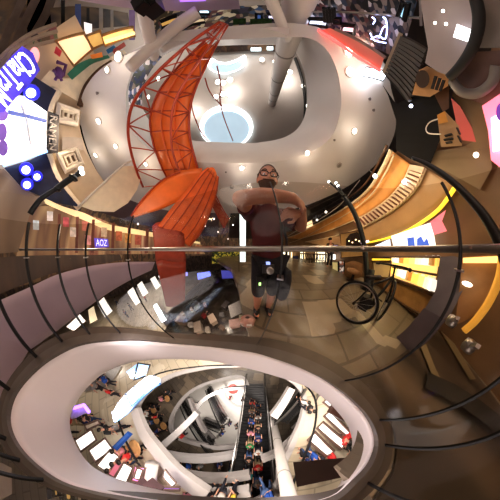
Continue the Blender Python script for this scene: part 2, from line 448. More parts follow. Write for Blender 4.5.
struct(MB().grid([[outward(p, .2, -15.98) for p in h2], [outward(p, 0, -15.97) for p in h2], [outward(p, -.05, -16.6) for p in h2]], True).build('trim_7', BANDW, smooth=True))
struct(MB().poly([cyl(a, 30, LZ(-16)) for a in range(0, 360, 8)]).build('floor_ground', FLOORW))

# ================================================================== LIGHT
for i, (x, y) in enumerate([(99,121),(116,147),(119,57),(146,164),(242,168),(307,153),(354,131),(349,72),(348,52),(95,156)]):
    p = Z(3.9)(x, y); light('soffit_light', p - V((0, 0, .3)), 5.5, (1, .84, .66), .05)
for a, h, z, w in [(0, 6, 3.4, 60), (25, 6, 3.4, 60), (50, 4.6, 3.4, 60), (80, 3.2, 3.5, 55), (108, 2.3, 3.5, 40), (-25, 8, 3.4, 45), (-60, 6, 3.4, 40), (-100, 4.2, 3.3, 45), (-135, 4.4, 3.5, 45)]:
    down_light('shop_light', cyl(a, h, z), w*1.3, (1, .76, .5))
for x, y, z, w in [(230,88,8.4,150), (290,75,8.4,160), (190,110,8.4,120), (255,30,7.6,160), (110,30,7.5,160), (370,30,7.5,120), (160,45,7.5,120), (60,50,6.4,120)]:
    light('upper_light', Z(z)(x, y), w*.27, (1, .9, .8), .2)
for x, y, z, w in [(100,430,-2.2,210), (140,380,-2.2,160), (330,420,-2,420), (310,400,-2.2,420), (150,300,-2.5,260), (215,300,-2.5,130), (190,480,-2.4,160), (120,470,-2.4,160), (60,320,-2.6,200)]:
    down_light('lower_light', Z(z)(x, y), w*2.2, (1, .88, .76), 2.7, .3)
for x, y, z, w in [(160,420,-6.6,220), (200,455,-6.6,200), (270,430,-6.6,160), (215,400,-11.5,1100), (235,430,-11.5,900), (200,385,-6.6,150)]:
    down_light('basement_light', Z(z)(x, y), w*1.5, (1, .92, .84), 2.7, .4)
light('opening_light', (-.6, -.8, 2.6), 13, (1, .86, .74), .3)
light('bridge_fill', (-1.7, .0, 1.5), 15, (1, .85, .7), .2)  # fill lamp added under the bridge to brighten the deck
light('void_fill', (-1.2, -.7, .2), 12, (1, .9, .9), .3)  # fill lamps added inside the opening to lighten the slab edge
light('void_fill', (.2, -1.0, -.1), 6, (1, .9, .88), .3)
light('opening_light', (.1, -.9, 1.6), 4, (1, .88, .8), .3)

# ================================================================== GLASS BALUSTRADE
mid = [a.lerp(b, .5) for a, b in zip(r0, r1)]
def nearest(px):
    t = zf(*px); return min(range(116), key=lambda i: (mid[i]-t).length)
def panel(i0, i1, label, z1=1.25):
    idx = [(i0 + k) % 116 for k in range(((i1 - i0) % 116) + 1)]
    pts = [mid[i] for i in idx]; c = sum(pts, V())/len(pts)
    t = thing('glass_balustrade', label, 'glass panel', (c.x, c.y, .03), 'glass panels of the balustrade')
    a, b = pts[0], pts[-1]
    MB().grid([[V((p.x, p.y, z)) for p in pts] for z in (.03, .35, .65, .95, z1)], thick=0).build('pane', GLASS, t, True)
    MB().tube([V((a.x, a.y, z)) for z in (.02, .3, .6, .9, 1.1, z1)], .002 + .0048*a.length, 6).build('edge_seal', BLACK, t)
    q = V((a.x, a.y, 1.02)); n = V((a.x, a.y, 0)).normalized()
    sz = min(1, .25 + a.length*.5); MB().beam(q - n*.02*sz + V((0, 0, -.09)), q + n*.06*sz + V((0, 0, -.09)), .05*sz, .010*sz).build('clamp', STEEL, t)
joints = [((262,338), 'front clear glass panel the man leans over'), ((175,337), 'clear glass panel in front of the orange bridge leg'), ((125,329), 'clear glass panel with one dark edge, left of the bridge leg'),
          ((95,332), 'clear glass panel with lavender slab behind it, at mid left'), ((66,338), 'wide clear glass panel below the lamp at the left'), ((37,352), 'bent glass panel at the left edge below the white screen'),
          ((3,395), 'glass panel at the lower left edge beside the white slab'), ((8,450), 'glass panel at the bottom left corner'), ((25,470), 'glass panel at the bottom left with gold shop windows behind'),
          ((50,486), 'glass panel along the bottom edge, left part'), ((120,502), 'glass panel along the bottom edge of the opening'), ((290,514), 'glass panel at the bottom right beyond the dark brown beam'),
          ((365,490), 'dark reflecting glass panel at the bottom right corner'), ((386,445), 'dark reflecting glass panel right of the white slab end'), ((380,410), 'dark reflecting glass panel at the lower right'), ((345,371), 'clear glass panel in front of the bicycle')]
ji = [nearest(p) for p, _ in joints]
def az_index(a): return min(list(range(96, 116)) + list(range(0, 6)), key=lambda i: abs(math.degrees(math.atan2(mid[i].x, mid[i].y)) - a))
ji[0] = az_index(26)
for k in range(len(joints)):
    a, b = ji[k], ji[(k+1) % len(ji)]
    lab = joints[k][1] if k else joints[0][1]
    panel(a, b, lab)
def rail_pts(ia, ib, off, z):
    out = []; i = ia
    while True:
        p = mid[i % 116]; n = V((p.x, p.y, 0)).normalized(); out.append(V((p.x, p.y, 0)) + n*off + V((0, 0, z)))
        if i % 116 == ib % 116: break
        i -= 1
    return out
rl = thing('handrail', 'long grey metal rail running straight across at eye level outside the glass', 'rail', (0, .3, 1.0))
MB().tube(crom([tuple(p) for p in rail_pts(24, 78, .055, 1.004)], 120), [.0105 + .013*max(0, i-55)/64 for i in range(120)], 8).build('bar', STEEL, rl, True)
for i in (5, 110, 98, 88):
    p = mid[i]; n = V((p.x, p.y, 0)).normalized(); MB().beam(V((p.x, p.y, 1.008)), V((p.x, p.y, 1.008)) + n*.055, .012, .012).build('bracket', STEEL, rl)
tr = [D(1.25)(x, y) for x, y in crom([(412,158),(425,163),(440,172),(455,184),(470,199),(485,217),(498,240),(506,262)], 30)]
cp = thing('capping_rail', 'thick black curved capping rail sweeping down to the right edge', 'rail', tr[12])
MB().tube(tr, [.012+.010*i/29 for i in range(30)], 8).build('cap', BLACK, cp, True)

for a, h, z, w in [(70, 5.2, 2.0, 9), (88, 3.6, 2.2, 8), (106, 2.7, 2.1, 7), (118, 2.3, 2.1, 6)]:
    light('fascia_fill', cyl(a, h, z), w, (1, .74, .42), .1)  # hidden lamps added along the cornice to brighten the amber fascia
# shade painted as a dark overlay on the floor at the lower right
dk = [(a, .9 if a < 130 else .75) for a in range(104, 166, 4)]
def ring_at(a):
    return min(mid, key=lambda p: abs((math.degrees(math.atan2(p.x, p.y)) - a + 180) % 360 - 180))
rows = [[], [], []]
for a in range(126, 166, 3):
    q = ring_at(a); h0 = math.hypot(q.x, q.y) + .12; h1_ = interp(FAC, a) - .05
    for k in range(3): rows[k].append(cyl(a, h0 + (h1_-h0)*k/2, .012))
struct(MB().grid(rows).build('floor_painted_shade', streak('painted_floor_shade', [(.03, .025, .02), (.09, .065, .047), (.05, .04, .03), (.15, .11, .075)], 1.2, (1, .25, 1), .0, .4)))

struct(shape([(160,338),(180,305),(214,271),(240,260),(246,300),(248,338)], lambda x, y: Z(-4.98)(x, y), .02).build('floor_hall_shade', streak('hall_shade', [(.03, .027, .025), (.08, .065, .05), (.05, .04, .035), (.12, .10, .08)], .8, (1, 1, 1), 0, .25)))  # dimness of the hall painted as a dark sheet over the lower floor

light('left_fill', D(2.4)(88, 232), 9, (1, .84, .66), .1)  # fill lamp added to brighten the rounded cream fascia

light('case_light', cyl(109, 2.75, .75), 5, (1, .85, .32), .1)
light('bay_light', cyl(125, 1.9, 1.6), 5, (1, .8, .5), .1)
# ================================================================== ORANGE BRIDGE TRUSS OVERHEAD
C1 = [(143,187),(137,172),(131,152),(128,132),(130,112),(137,96),(150,80),(168,62),(190,43),(208,30),(220,22)]
DLp = [(172,186),(164,172),(157,155),(152,138),(150,120),(154,102),(163,85),(176,69),(194,51),(210,36),(222,24)]
C2 = [(200,204),(188,188),(178,168),(172,148),(171,126),(173,108),(179,92),(190,74),(203,55),(216,36),(226,24)]
DRp = [(206,186),(199,172),(194,155),(190,138),(189,120),(191,103),(196,87),(203,72),(211,55),(220,38),(228,25)]
N = 9
def hs(s): return 1 + 2.25 + .05*s
def chord(px, extra):
    return [Z(hs(i/(N*3)) + extra)(*q) for i, q in enumerate(crom(px, N*3+1))]
c1, c2, dl, dr = chord(C1, 0), chord(C2, 0), chord(DLp, .55), chord(DRp, .55)
bt = thing('truss_bridge', 'long orange red lattice bridge arching overhead across the opening', 'bridge', (-2.2, -.8, 3.6))
for nm, pts, r in (('lower_chord', c1, .038), ('lower_chord', c2, .032), ('upper_chord', dl, .035), ('upper_chord', dr, .04)):
    MB().tube(pts, [r*(1 - .62*i/(len(pts)-1)) for i in range(len(pts))], 8).build(nm, ORED, bt, True)
k0 = 9
MB().grid([[a.lerp(b, k/4) for a, b in zip(dl[:24], dr[:24])] for k in range(5)], thick=.05).build('deck', ORANGEL, bt, True)
for q in (.33, .66):
    MB().tube([a.lerp(b, q) - V((0, 0, .03)) for a, b in zip(dl[:24], dr[:24])], .018, 6).build('stringer', ORANGE, bt)
for i in range(0, N+1):
    j = i*3; tp = 1 - .6*i/N
    MB().tube([dl[j], dr[j]], .022*tp, 6).build('cross_beam', ORED, bt)
    if i > 3: MB().tube([c1[j], c2[j]], .018*tp, 6).build('cross_strut', ORED, bt)
    MB().tube([c1[j], dl[j]], .02*tp, 6).build('post', ORED, bt)
    MB().tube([c2[j], dr[j]], .018*tp, 6).build('post', ORED, bt)
    if i < N:
        a, b = (c1, dl) if i % 2 else (dl, c1)
        MB().tube([a[j], b[j+3]], .018*tp, 6).build('diagonal_brace', ORED, bt)
        a, b = (c2, dr) if i % 2 else (dr, c2)
        MB().tube([a[j], b[j+3]], .017*tp, 6).build('diagonal_brace', ORED, bt)
    if 6 <= i < N:
        MB().tube([dl[j], c2[j+3]], .014*tp, 6).build('top_lacing', ORED, bt)
        MB().tube([c1[j], c2[j+3]], .014*tp, 6).build('bottom_lacing', ORED, bt)
# the near leg: a swept fin, a ribbed hull and the pylon going down past the floor
leg = thing('bridge_pylon', 'glossy orange ribbed tower leg and fin under the near end of the bridge', 'bridge leg', (-2.6, .7, 1.0))
strip([(131,216),(141,201),(152,189),(164,179),(180,171),(202,168)], [(133,218),(149,213),(162,209),(175,203),(188,197),(202,194)], R(3.0), None, 24, 5, .06).build('fin', ORANGEL, leg, True)
MB().tube(S([(131,216),(141,201),(152,189),(164,179),(180,172)], R(2.96), 20), .022, 6).build('fin_lip', ORED, leg, True)
hullA = [(158,226),(172,207),(187,189),(199,174),(208,167)]; hullB = [(190,247),(202,232),(211,212),(217,192),(219,177)]
strip(hullA, hullB, R(2.7), None, 24, 7, .10).build('hull', ORANGE, leg, True)
strip([(208,168),(214,168),(218,178)], [(205,170),(210,173),(217,182)], R(2.68), None, 10, 2, .10).build('hull_cap', ORANGEL, leg, True)
for t in (.12, .34, .56, .78, .97):
    px = [(a[0]+(b[0]-a[0])*t, a[1]+(b[1]-a[1])*t) for a, b in zip(hullA, hullB)]
    MB().tube(S(px, R(2.66), 20), .014, 6).build('rib', ORED, leg, True)
strip([(152,226),(158,222),(168,222),(184,234)], [(156,262),(162,260),(172,262),(186,262)], D(2.62), None, 10, 6, .1).build('pylon', M('red_pylon', (.36, .06, .035), .4, noise=.12), leg, True)
strip([(156,262),(162,260),(172,262),(186,262)], [(166,306),(170,307),(176,306),(185,300)], D(2.62), None, 10, 6, .1).build('pylon_base', M('red_pylon', (.36, .06, .035)), leg, True)
tw = thing('lattice_tower', 'small orange red cross braced tower section right of the ribbed leg', 'tower', R(3.5)(216, 210))
A_ = [(205,188),(211,203),(224,228)]; B_ = [(213,190),(221,206),(229,219)]
for px in (A_, B_): MB().tube(S(px, R(3.5), 8), .03, 6).build('leg', ORED, tw)
for i in range(4):
    a, b = crom(A_, 5), crom(B_, 5); f = R(3.5)
    MB().tube([f(*a[i]), f(*b[i+1])], .022, 6).build('brace', ORED, tw); MB().tube([f(*b[i]), f(*a[i+1])], .022, 6).build('brace', ORED, tw)
    MB().tube([f(*a[i+1]), f(*b[i+1])], .022, 6).build('rung', ORED, tw)
strip([(206,190),(212,204),(224,227)], [(212,191),(220,206),(228,220)], R(3.56), None, 8, 2, .02).build('panel', M('faded_orange_panel', (.5, .14, .07), .5), tw)
for px, h, lab in (([(217,66),(221,85),(220,100),(224,118),(233,141)], 7.2, 'thin red suspension cable dropping past the round skylight'),
                   ([(205,78),(210,92),(222,106)], 7.2, 'short thin red cable beside the bridge with white lamps near it'),
                   ([(191,98),(193,112),(200,130),(208,141)], 6.8, 'thin dark red cable sagging right of the bridge deck')):
    q = S(px, Z(h), 16); tag(MB().tube(q, .028, 6).build('suspension_cable', ORED, None, True), lab, 'cable', 'suspension cables')

# ================================================================== SKYLIGHTS, COLUMNS, CEILING LAMPS
DOME = M('skylight_dome', (.30, .38, .44), .25, 0, .66, .25, .25, (.46, .60, .70))
COVE = E('skylight_cove', (.86, .95, 1), 1.7)
def skylight(px_rim, px_in, label):
    a, b = S(px_rim, Z(8.85), 48, True), S(px_in, Z(8.85), 48, True); c = sum(a, V())/48
    t = thing('skylight', label, 'skylight', c)
    MB().grid([a, [p+V((0, 0, -.07)) for p in a], [p+V((0, 0, -.07)) for p in b], b], True).build('cove_light', COVE, t)
    m = sum(b, V())/48
    MB().grid([b] + [[p.lerp(m, 1-math.cos(k*PI/10)) + V((0, 0, .1*math.sin(k*PI/10))) for p in b] for k in range(1, 6)], True).build('dome', DOME, t, True)
E1 = [(226.5+26.5*math.cos(a*PI/12), 127+21.5*math.sin(a*PI/12)) for a in range(24)]
skylight(E1, [(227+(x-227)*.86, 129+(y-127)*.84) for x, y in E1], 'big round blue grey skylight with a white glowing rim')
K1 = [(208,66),(212,59),(218,62),(227,63),(237,60),(245,56),(246,62),(242,68),(234,72),(224,74),(214,72)]
skylight(K1, [(227+(x-227)*.87, 67+(y-66)*.78) for x, y in K1], 'kidney shaped glowing skylight beyond the big round one')
def column(a, b, r, label, collars):
    t = thing('column', label, 'column', a); n = 12
    MB().tube([V(a).lerp(V(b), i/n) for i in range(n+1)], r, 20).build('shaft', WHITE, t, True)
    d = (V(b)-V(a)).normalized()
    for q in collars:
        p = V(a).lerp(V(b), q); MB().tube([p-d*.025, p+d*.025], r*1.03, 20).build('collar', M('grey_seam', (.30, .28, .27), .5), t, True)
column((.50, -3.05, 3.2), (1.2, -2.87, 9), .215, 'tall round white column rising overhead to the upper ceiling', (.33, .55, .75, .88))
column(R(16)(272, 414), R(8.6)(291, 506), .22, 'round white column dropping into the opening beside the escalator', (.55, .85))
# white tree-like struts at the top left and beams
def strut(name, pts_px, surf, r, label, n=16, mat=WHITE):
    q = S(pts_px, surf, n); return tag(MB().tube(q, r, 12).build(name, mat, None, True), label, 'beam')
strut('ceiling_strut', [(143,-6),(146,20),(150,40),(156,58)], D(3.0), .085, 'upright white strut at the top left with black boxes')
strut('ceiling_strut', [(130,68),(136,62),(158,42),(180,24),(198,12)], D(2.95), .085, 'broad slanting white strut crossing the upright one')
strut('upper_beam', [(162,48),(180,40),(205,34),(225,33)], D(3.0), .08, 'white curved beam behind the orange lattice')
bm_ = strip([(55,-14),(112,-10),(150,-10),(190,-10),(238,-8)], [(76,0),(112,6),(150,10),(195,11),(240,9)], D(3.1), None, 20, 3, .2).build('upper_slab_edge', LAV); tag(bm_, 'lavender slab edge along the top border, left of the middle', 'slab')
for x, y, s in ((152,6,.17), (142,5,.13)):
    p = D(2.85)(x, y); t = thing('loudspeaker', 'black box %s the upright white strut at the top' % ('fixed on' if s == .17 else 'just left of'), 'speaker', p, 'black boxes on the strut')
    MB().box(p, (s, s, s)).build('body', DARKSTEEL, t); MB().box(p - V((0, 0, s*.5)), (s*.8, s*.8, .02)).build('grille', BLACK, t)
bk = strip([(232,29),(250,28),(272,27),(290,28)], [(232,38),(250,38),(272,37),(288,38)], D(2.5), None, 16, 3, .2).build('upper_slab_edge', FASCIA); tag(bk, 'white slab edge crossing behind the round column near the top', 'slab')
strut('roof_strut', [(268,-6),(280,20),(288,40)], D(2.6), .07, 'slim white strut left of the tall round column')
# lamps
def downlight(x, y, z, r, label, group, mat=LAMPW):
    p = Z(z)(x, y); t = thing('downlight', label, 'ceiling lamp', p, group)
    ring = MB().lathe(p, [(r*1.35, 0), (r*1.35, -.02), (r, -.03), (r, -.005)], 16)
    ring = ring.build('trim_ring', WHITE, t, True)
    MB().lathe(p - V((0, 0, .012)), [(r, 0), (r*.95, -.012)], 16).build('lens', mat, ring)
for x, y, lab in [(99,121,'glowing downlight in the white soffit at far left'), (116,146,'glowing downlight in the white soffit left of the orange lattice'), (119,57,'glowing downlight near the upper left soffit edge'), (108,70,'small glowing downlight near the teal counter'),
                  (96,155,'glowing downlight on the soffit edge above the cream shop window'), (146,164,'glowing downlight seen through the orange lattice'), (242,168,'glowing downlight just left of the man and above his head'),
                  (307,153,'glowing downlight right of the man above his head'), (354,131,'glowing downlight in the white soffit at the right'), (349,72,'glowing downlight beside the bright light panel'), (348,52,'glowing downlight in front of the red lit recess')]:
    downlight(x, y, 3.99, .075 if (x, y) != (108, 70) else .05, lab, 'soffit downlights')
for i, (x, y) in enumerate([(218,82),(223,83),(230,80),(216,97),(223,94),(230,95)]):
    downlight(x, y, 8.98, .13, 'one of six small white lamps clustered between the two skylights', 'lamps between the skylights')
for x, y, lab in [(290,72,'small lamp low on the round column side of the upper ceiling'), (303,86,'small lamp in the dark slot at the right of the upper ceiling'), (307,106,'lower small lamp in the dark slot of the upper ceiling'), (262,60,'small lamp left of the round column in the upper ceiling'), (275,62,'small lamp just behind the round column'), (159,79,'lamp seen between lattice bars of the bridge, upper'), (149,97,'lamp seen between lattice bars of the bridge, middle')]:
    downlight(x, y, 8.9 if x > 200 else 4.8, .10 if x > 200 else .05, lab, 'upper ceiling lamps')
tag(MB().tube(S([(295,58),(300,72),(304,90),(305,108),(304,122)], Z(8.9), 20), .07, 6).build('ceiling_slot', BLACK), 'thin dark curved slot in the upper ceiling right of the column', 'slot')
tag(strip([(206,47),(225,45),(250,45),(276,45)], [(208,53),(228,52),(252,51),(278,52)], Z(8.8), None, 16, 1, .02).build('ceiling_recess', SHOPSD), 'dark recess with shop lights across the far upper ceiling', 'recess')
for x, y, w in ((256,49,5), (270,48,3)):
    tag(quad((x-w, y-1.5), (x+w, y-1.5), (x+w, y+2), (x-w, y+2), Z(8.7), .03).build('ceiling_light', E('pale_blue_panel', (.7, .9, 1), 2.5)), 'pale blue lit panel in the far recess, %s one' % ('wider' if w == 5 else 'narrower'), 'light panel')
for x, y, r, lab in ((232,187,.11,'round grey ceiling speaker to the left of the man'), (339,165,.11,'oval grey ceiling vent to the right of the man')):
    p = Z(3.99)(x, y); t = thing('ceiling_vent', lab, 'vent', p)
    MB().lathe(p, [(r, 0), (r, -.02), (r*.75, -.03)], 20).build('rim', M('grey_vent', (.33, .30, .29), .5), t, True); MB().lathe(p - V((0, 0, .025)), [(r*.7, 0), (r*.4, -.01)], 20).build('core', M('grey_vent_dark', (.2, .18, .17), .5), t, True)
for x, y, lab in ((226,172,'tiny grey sensor dot on the soffit left of the man'), (334,140,'tiny dark sprinkler head on the soffit at the right'), (373,110,'tiny dark sprinkler head near the right soffit edge'), (98,93,'tiny dark sprinkler head on the left soffit'), (369,99,'thin dark slot mark on the right soffit')):
    p = Z(3.99)(x, y); tag(MB().lathe(p, [(.025, 0), (.02, -.02), (.035, -.03)], 10).build('sprinkler', M('sprinkler_grey', (.15, .13, .13), .5)), lab, 'sprinkler')
# red lit recess and bright panel at the upper right
rc = thing('lit_recess', 'red lit recess along the upper right edge of the soffit', 'recess', D(4)(360, 45))
strip([(330,28),(347,36),(365,46),(384,58)], [(322,30),(340,42),(362,58),(380,70)], D(2.93), None, 16, 4, .1).build('back_panel', M('red_glow_panel', (.55, .24, .20), .5, 0, .22, .1, 1, (.75, .12, .09)), rc)
MB().tube(S([(318,30),(338,43),(360,59),(380,71)], D(2.9), 20), .022, 6).build('light_strip', E('red_strip', (1, .10, .09), 1.6), rc)
MB().tube(S([(335,29),(352,37),(370,47),(386,58)], D(2.9), 20), .02, 6).build('upper_lip', M('brown_lip', (.3, .2, .17)), rc)
lp = thing('light_fitting', 'bright bluish white light panel on the soffit beside the louvred box', 'light', Z(3.93)(375, 73))
quad((366,67), (388,72), (383,81), (362,76), Z(3.93), .03).build('diffuser', E('cool_panel', (.86, .9, 1), 4.5), lp)
MB().tube([Z(3.92)(*q) for q in ((366,67),(388,72),(383,81),(362,76))], .012, 6, True).build('frame', DARKSTEEL, lp)
light('panel_light', D(3.3)(372, 80), 3, (.8, .88, 1), .1)

# ================================================================== RIGHT FACADE
fa = W(.10)
TOPC = [(286,238),(300,233),(320,222),(345,208),(368,190),(383,167),(391,150)]
SLT = [(300,239),(330,230),(352,221),(370,212),(388,199),(403,182),(411,165)]
SLB = [(305,242),(335,236),(358,229),(378,219),(398,206),(415,189),(425,168)]
YEL = [(320,247),(340,246.5),(357,244.5),(380,240),(402,233),(422,222),(440,208),(456,186)]
uf = thing('shopfront_fascia', 'curved amber wooden shop fascia with cream cornices at the right', 'shop fascia', fa(370, 205))
strip(TOPC, SLT, fa, None, 40, 5, .05).build('amber_panel', WOODL, uf, True)
strip(SLB, [(325,246),(345,245),(362,243),(382,238),(403,231),(424,219),(442,204),(455,186)], W(.14), None, 40, 4, .05).build('brown_panel', M('tan_fascia_panel', (.55, .36, .20), .35, noise=.15, scale=1.5), uf, True)
for nm, px, r in (('cornice', TOPC, .045), ('cornice', [(p[0]+3, p[1]+5) for p in TOPC], .022), ('cornice', SLB, .03), ('cornice', SLT, .025)):
    MB().tube(S(px, W(.18), 50), r, 6).build(nm, CREAM, uf, True)
MB().tube(S(YEL, W(.22), 60), .026, 6).build('light_strip', YELLOWLINE, uf, True)
MB().tube(S([(p[0]-4, p[1]-5) for p in TOPC], W(.12), 40), .03, 6).build('dark_moulding', WOODD, uf, True)
bl = thing('slatted_band', 'cream and brown slatted band along the wooden fascia', 'slatted band', fa(400, 190))
strip(SLT[2:], SLB[2:], W(.16), None, 30, 2, .03).build('backing', M('maroon_backing', (.20, .07, .05), .5), bl, True)
st, sb = crom(SLT, 200), crom(SLB, 200)
for i in range(22):
    k = 70 + i*6; a, b = st[k], sb[k]
    MB().beam(W(.22)(*a), W(.22)(*b), .055, .04).build('slat', M('cream_slat', (.66, .52, .40), .5), bl)
tag(MB().ball(W(.3)(404, 182), .035).build('wall_lamp', LAMPB), 'violet white spot lamp on the slatted band', 'lamp')
for x, y, lab in ((375,176,'bright round lamp on the cornice above the amber panel'), (300,208,'round lamp hanging in the dark ceiling right of the man'), (317,220,'smaller round lamp above the far shop front'), (326,212,'middle round lamp on the ceiling rail near the street lamp')):
    p = R(3.3)(x, y); t = thing('spot_lamp', lab, 'ceiling lamp', p, 'ceiling spot lamps')
    MB().ball(p, .04 if x != 375 else .05).build('bulb', LAMPW, t, True); MB().tube([p + V((0, 0, .05)), V((p.x, p.y, p.z + .22))], .012, 6).build('stem', BLACK, t)
MB_ = MB()
rlp = S([(288,236),(300,229),(320,219),(340,205),(352,190),(360,180)], D(4.3), 20)
tag(MB().tube(rlp, .018, 6).build('track_rail', M('pale_rail', (.5, .46, .42), .4)), 'thin pale lamp rail hanging under the dark ceiling at the right', 'rail')
# grid bars on dark ceiling
for k, px in enumerate(([(300,214),(330,199),(352,190)], [(296,222),(322,209),(345,196)], [(330,200),(345,206)], [(310,211),(325,218)])):
    tag(MB().tube(S(px, Z(4.08), 8), .02, 5).build('ceiling_batten', M('dark_batten', (.09, .08, .08), .4)), ['upper long dark batten on the dark ceiling', 'lower long dark batten on the dark ceiling', 'short dark cross batten by the street lamp', 'short dark cross batten nearer the man'][k], 'batten')
# big screen with pink ribbon
sn = thing('advert_screen', 'large white and blue lit screen with a pink ribbon edge above the counter', 'screen', W(.25)(413, 236))
quad((391,236), (432,222), (436,247), (394,249), W(.25), .05, 8).build('display', SCREENW, sn)
shape([(430,222),(446,210),(442,221),(447,231),(434,235)], W(.28), .03).build('pink_ribbon', E('pink', (.95, .22, .27), .9), sn)
shape([(407,238),(414,237),(415,247),(408,247)], W(.29), .02).build('blue_picture', E('blue_pic', (.08, .16, .7), .8), sn)
shape([(417,239),(421,236),(424,242),(427,238),(430,247),(417,247)], W(.29), .02).build('blue_picture', E('blue_pic', (.08, .16, .7), .8), sn)
s2 = thing('advert_screen', 'small bluish white screen left of the large screen', 'screen', W(.25)(383, 245))
quad((375,245), (390,239), (391,249), (377,250), W(.25), .05).build('display', E('cool_screen', (.7, .78, 1), 1.5), s2); MB().tube([W(.24)(*q) for q in ((375,245),(390,239),(391,249),(377,250))], .012, 5, True).build('frame', DARKSTEEL, s2)
# display case with lit goods, counter below
dc = thing('display_case', 'brightly lit golden display case behind the handrail at the right', 'display case', W(.2)(415, 272))
strip([(391,257),(410,257),(440,257)], [(387,276),(407,283),(433,293)], W(.06), None, 20, 4, .05).build('lit_back', M('gold_back', (.75, .52, .2), .4, 0, .75, .15, 3, (1, .66, .25)), dc)
for t in (0, .5, 1):
    a = crom([(391,257),(410,257),(440,257)], 12); b = crom([(387,276),(407,283),(433,293)], 12)
    px = [(p[0]+(q[0]-p[0])*t, p[1]+(q[1]-p[1])*t) for p, q in zip(a, b)]
    MB().tube([W(.26)(*p) for p in px], .018, 5).build('shelf', WOODD, dc)
gc = [((1, .88, .62), 'cream'), ((1, .6, .15), 'amber'), ((1, .96, .9), 'white'), ((.9, .8, .25), 'yellow'), ((.55, .3, .1), 'brown')]
top = crom([(394,260),(412,261),(438,262)], 9); botm = crom([(392,270),(409,276),(432,285)], 9)
for i in range(9):
    for rr, (px, lab2) in enumerate(((top[i], 'top'), (botm[i], 'lower'))):
        c, cn = gc[(i*2+rr) % 5]; p = W(.22)(*px); h = .10 + .05*((i*3+rr) % 3)
        t = thing('goods_box', '%s goods pack %s, %s shelf of golden display case' % (cn, ['first from the left', 'second from the left', 'third from the left', 'fourth from the left', 'in the middle', 'sixth from the left', 'third from the right', 'second from the right', 'last at the right'][i], lab2), 'goods', p, 'goods in the golden display case')
        pk = MB().box(p, (.09, .09, h)).build('pack', E('goods_' + cn, c, .9 if cn != 'brown' else .3), t); MB().lathe(p + V((0, 0, h/2)), [(.025, 0), (.03, .02), (.015, .035)], 8).build('cap', E('goods_cap', (.9, .85, .7), .5), pk)
ct = thing('counter', 'brown wooden counter base under the golden display case', 'counter', W(.2)(405, 296))
strip([(384,277),(405,284),(434,295)], [(383,290),(404,305),(428,319)], W(.2), None, 20, 4, .1).build('front', WOOD, ct)
MB().tube(S([(384,277),(405,284),(434,295)], W(.24), 16), .03, 5).build('top', WOODD, ct); MB().tube(S([(383,290),(404,305),(428,319)], W(.22), 16), .02, 5).build('plinth', WOODD, ct)
# grey pilaster and plinth, wood bay with amber edge
pl = thing('pilaster', 'grey pilaster with swept foot right of the display case', 'pilaster', D(2.5)(450, 290))
GREY = M('grey_stone', (.22, .20, .22), .4, noise=.1)
strip([(440,257),(452,256),(461,258)], [(436,290),(445,300),(463,290)], D(2.45), None, 8, 5, .1).build('shaft', GREY, pl)
strip([(436,290),(450,296),(463,290)], [(423,312),(432,322),(450,316)], D(2.4), None, 8, 4, .1).build('foot', GREY, pl)
kb = strip([(424,308),(405,330),(385,345),(372,352)], [(446,320),(425,344),(400,358),(376,365)], D(1.95), None, 16, 4, .05).build('kerb', M('mauve_stone_kerb', (.17, .14, .155), .35, noise=.1)); tag(kb, 'mauve grey stone kerb sweeping down from the pilaster foot', 'kerb')
wb = thing('wood_bay', 'curved brown wood wall with glowing amber edge at the right border', 'wall panel', D(2.4)(480, 290))
strip([(463,257),(480,256),(500,255)], [(455,325),(470,318),(492,300)], D(2.42), None, 14, 8, .05).build('panel', WOOD, wb)
MB().tube(S([(503,250),(500,275),(490,300),(476,320),(464,331)], D(2.3), 24), .03, 6).build('amber_edge', M('amber_edge', (.7, .36, .06), .4, 0, .35, .1, 2, (1, .5, .08)), wb, True)
strip([(463,258),(480,257),(500,256)], [(463,263),(480,263),(499,263)], D(2.38), None, 10, 1, .02).build('lit_strip', WARMLINE, wb)
for x, y in ((452,321),(469,346)):
    p = D(1.5)(x, y); t = thing('glass_clamp', 'shiny steel glass clamp, %s of two at the right' % ('upper' if y < 330 else 'lower'), 'clamp', p, 'steel clamps at the right')
    MB().lathe(p - V((0, 0, .03)), [(.03, 0), (.035, .02), (.03, .06)], 12).build('disc', STEEL, t, True); MB().beam(p, p + V((-.10, .06, .06)), .02, .02).build('arm', STEEL, t)
tag(MB().ball(D(2.3)(467, 284), .04, 10, (1.6, .6, .5)).build('wall_lamp', LAMPW), 'small white wall lamp on the wood bay', 'lamp')

# upper right: louvre box, bracket, dark bay, round panel, hanging sign, screens
lv = thing('louvre_box', 'dark grey louvred box beside the bright panel at the upper right', 'louvre', D(2.6)(405, 68))
quad((399,32), (428,48), (409,104), (382,72), D(2.62), .15, 6).build('box', M('louvre_grey', (.012, .012, .012), .5), lv)
for i in range(11):
    t = .06 + i*.088; a = (399+(382-399)*t, 32+(72-32)*t); b = (428+(409-428)*t, 48+(104-48)*t)
    a = (399+(428-399)*.12 + (382-399)*t, 32+3+(72-32)*t); 
    MB().beam(D(2.52)(*a), D(2.52)(*b), .05, .03).build('slat', M('louvre_slat', (.085, .08, .08), .45), lv)
shape([(399,32),(403,34),(387,76),(382,72)], D(2.5), .05).build('side_cheek', M('taupe_cheek', (.33, .26, .2), .5), lv)
bk_ = thing('wood_bracket', 'brown wooden bracket with round dark lamp and grille under the louvred box', 'bracket', D(2.5)(432, 83))
shape([(412,95),(419,70),(427,66),(449,76),(448,86),(430,97)], D(2.48), .08).build('block', WOOD, bk_)
disc(422.5, 79, 7, 9, D(2.42), .05).build('round_lamp', M('brown_black', (.05, .03, .02), .3), bk_)
for i in range(3): MB().beam(D(2.4)(436+i*4, 76+i*2), D(2.4)(432+i*4, 89+i), .018, .02).build('grille_bar', BLACK, bk_)
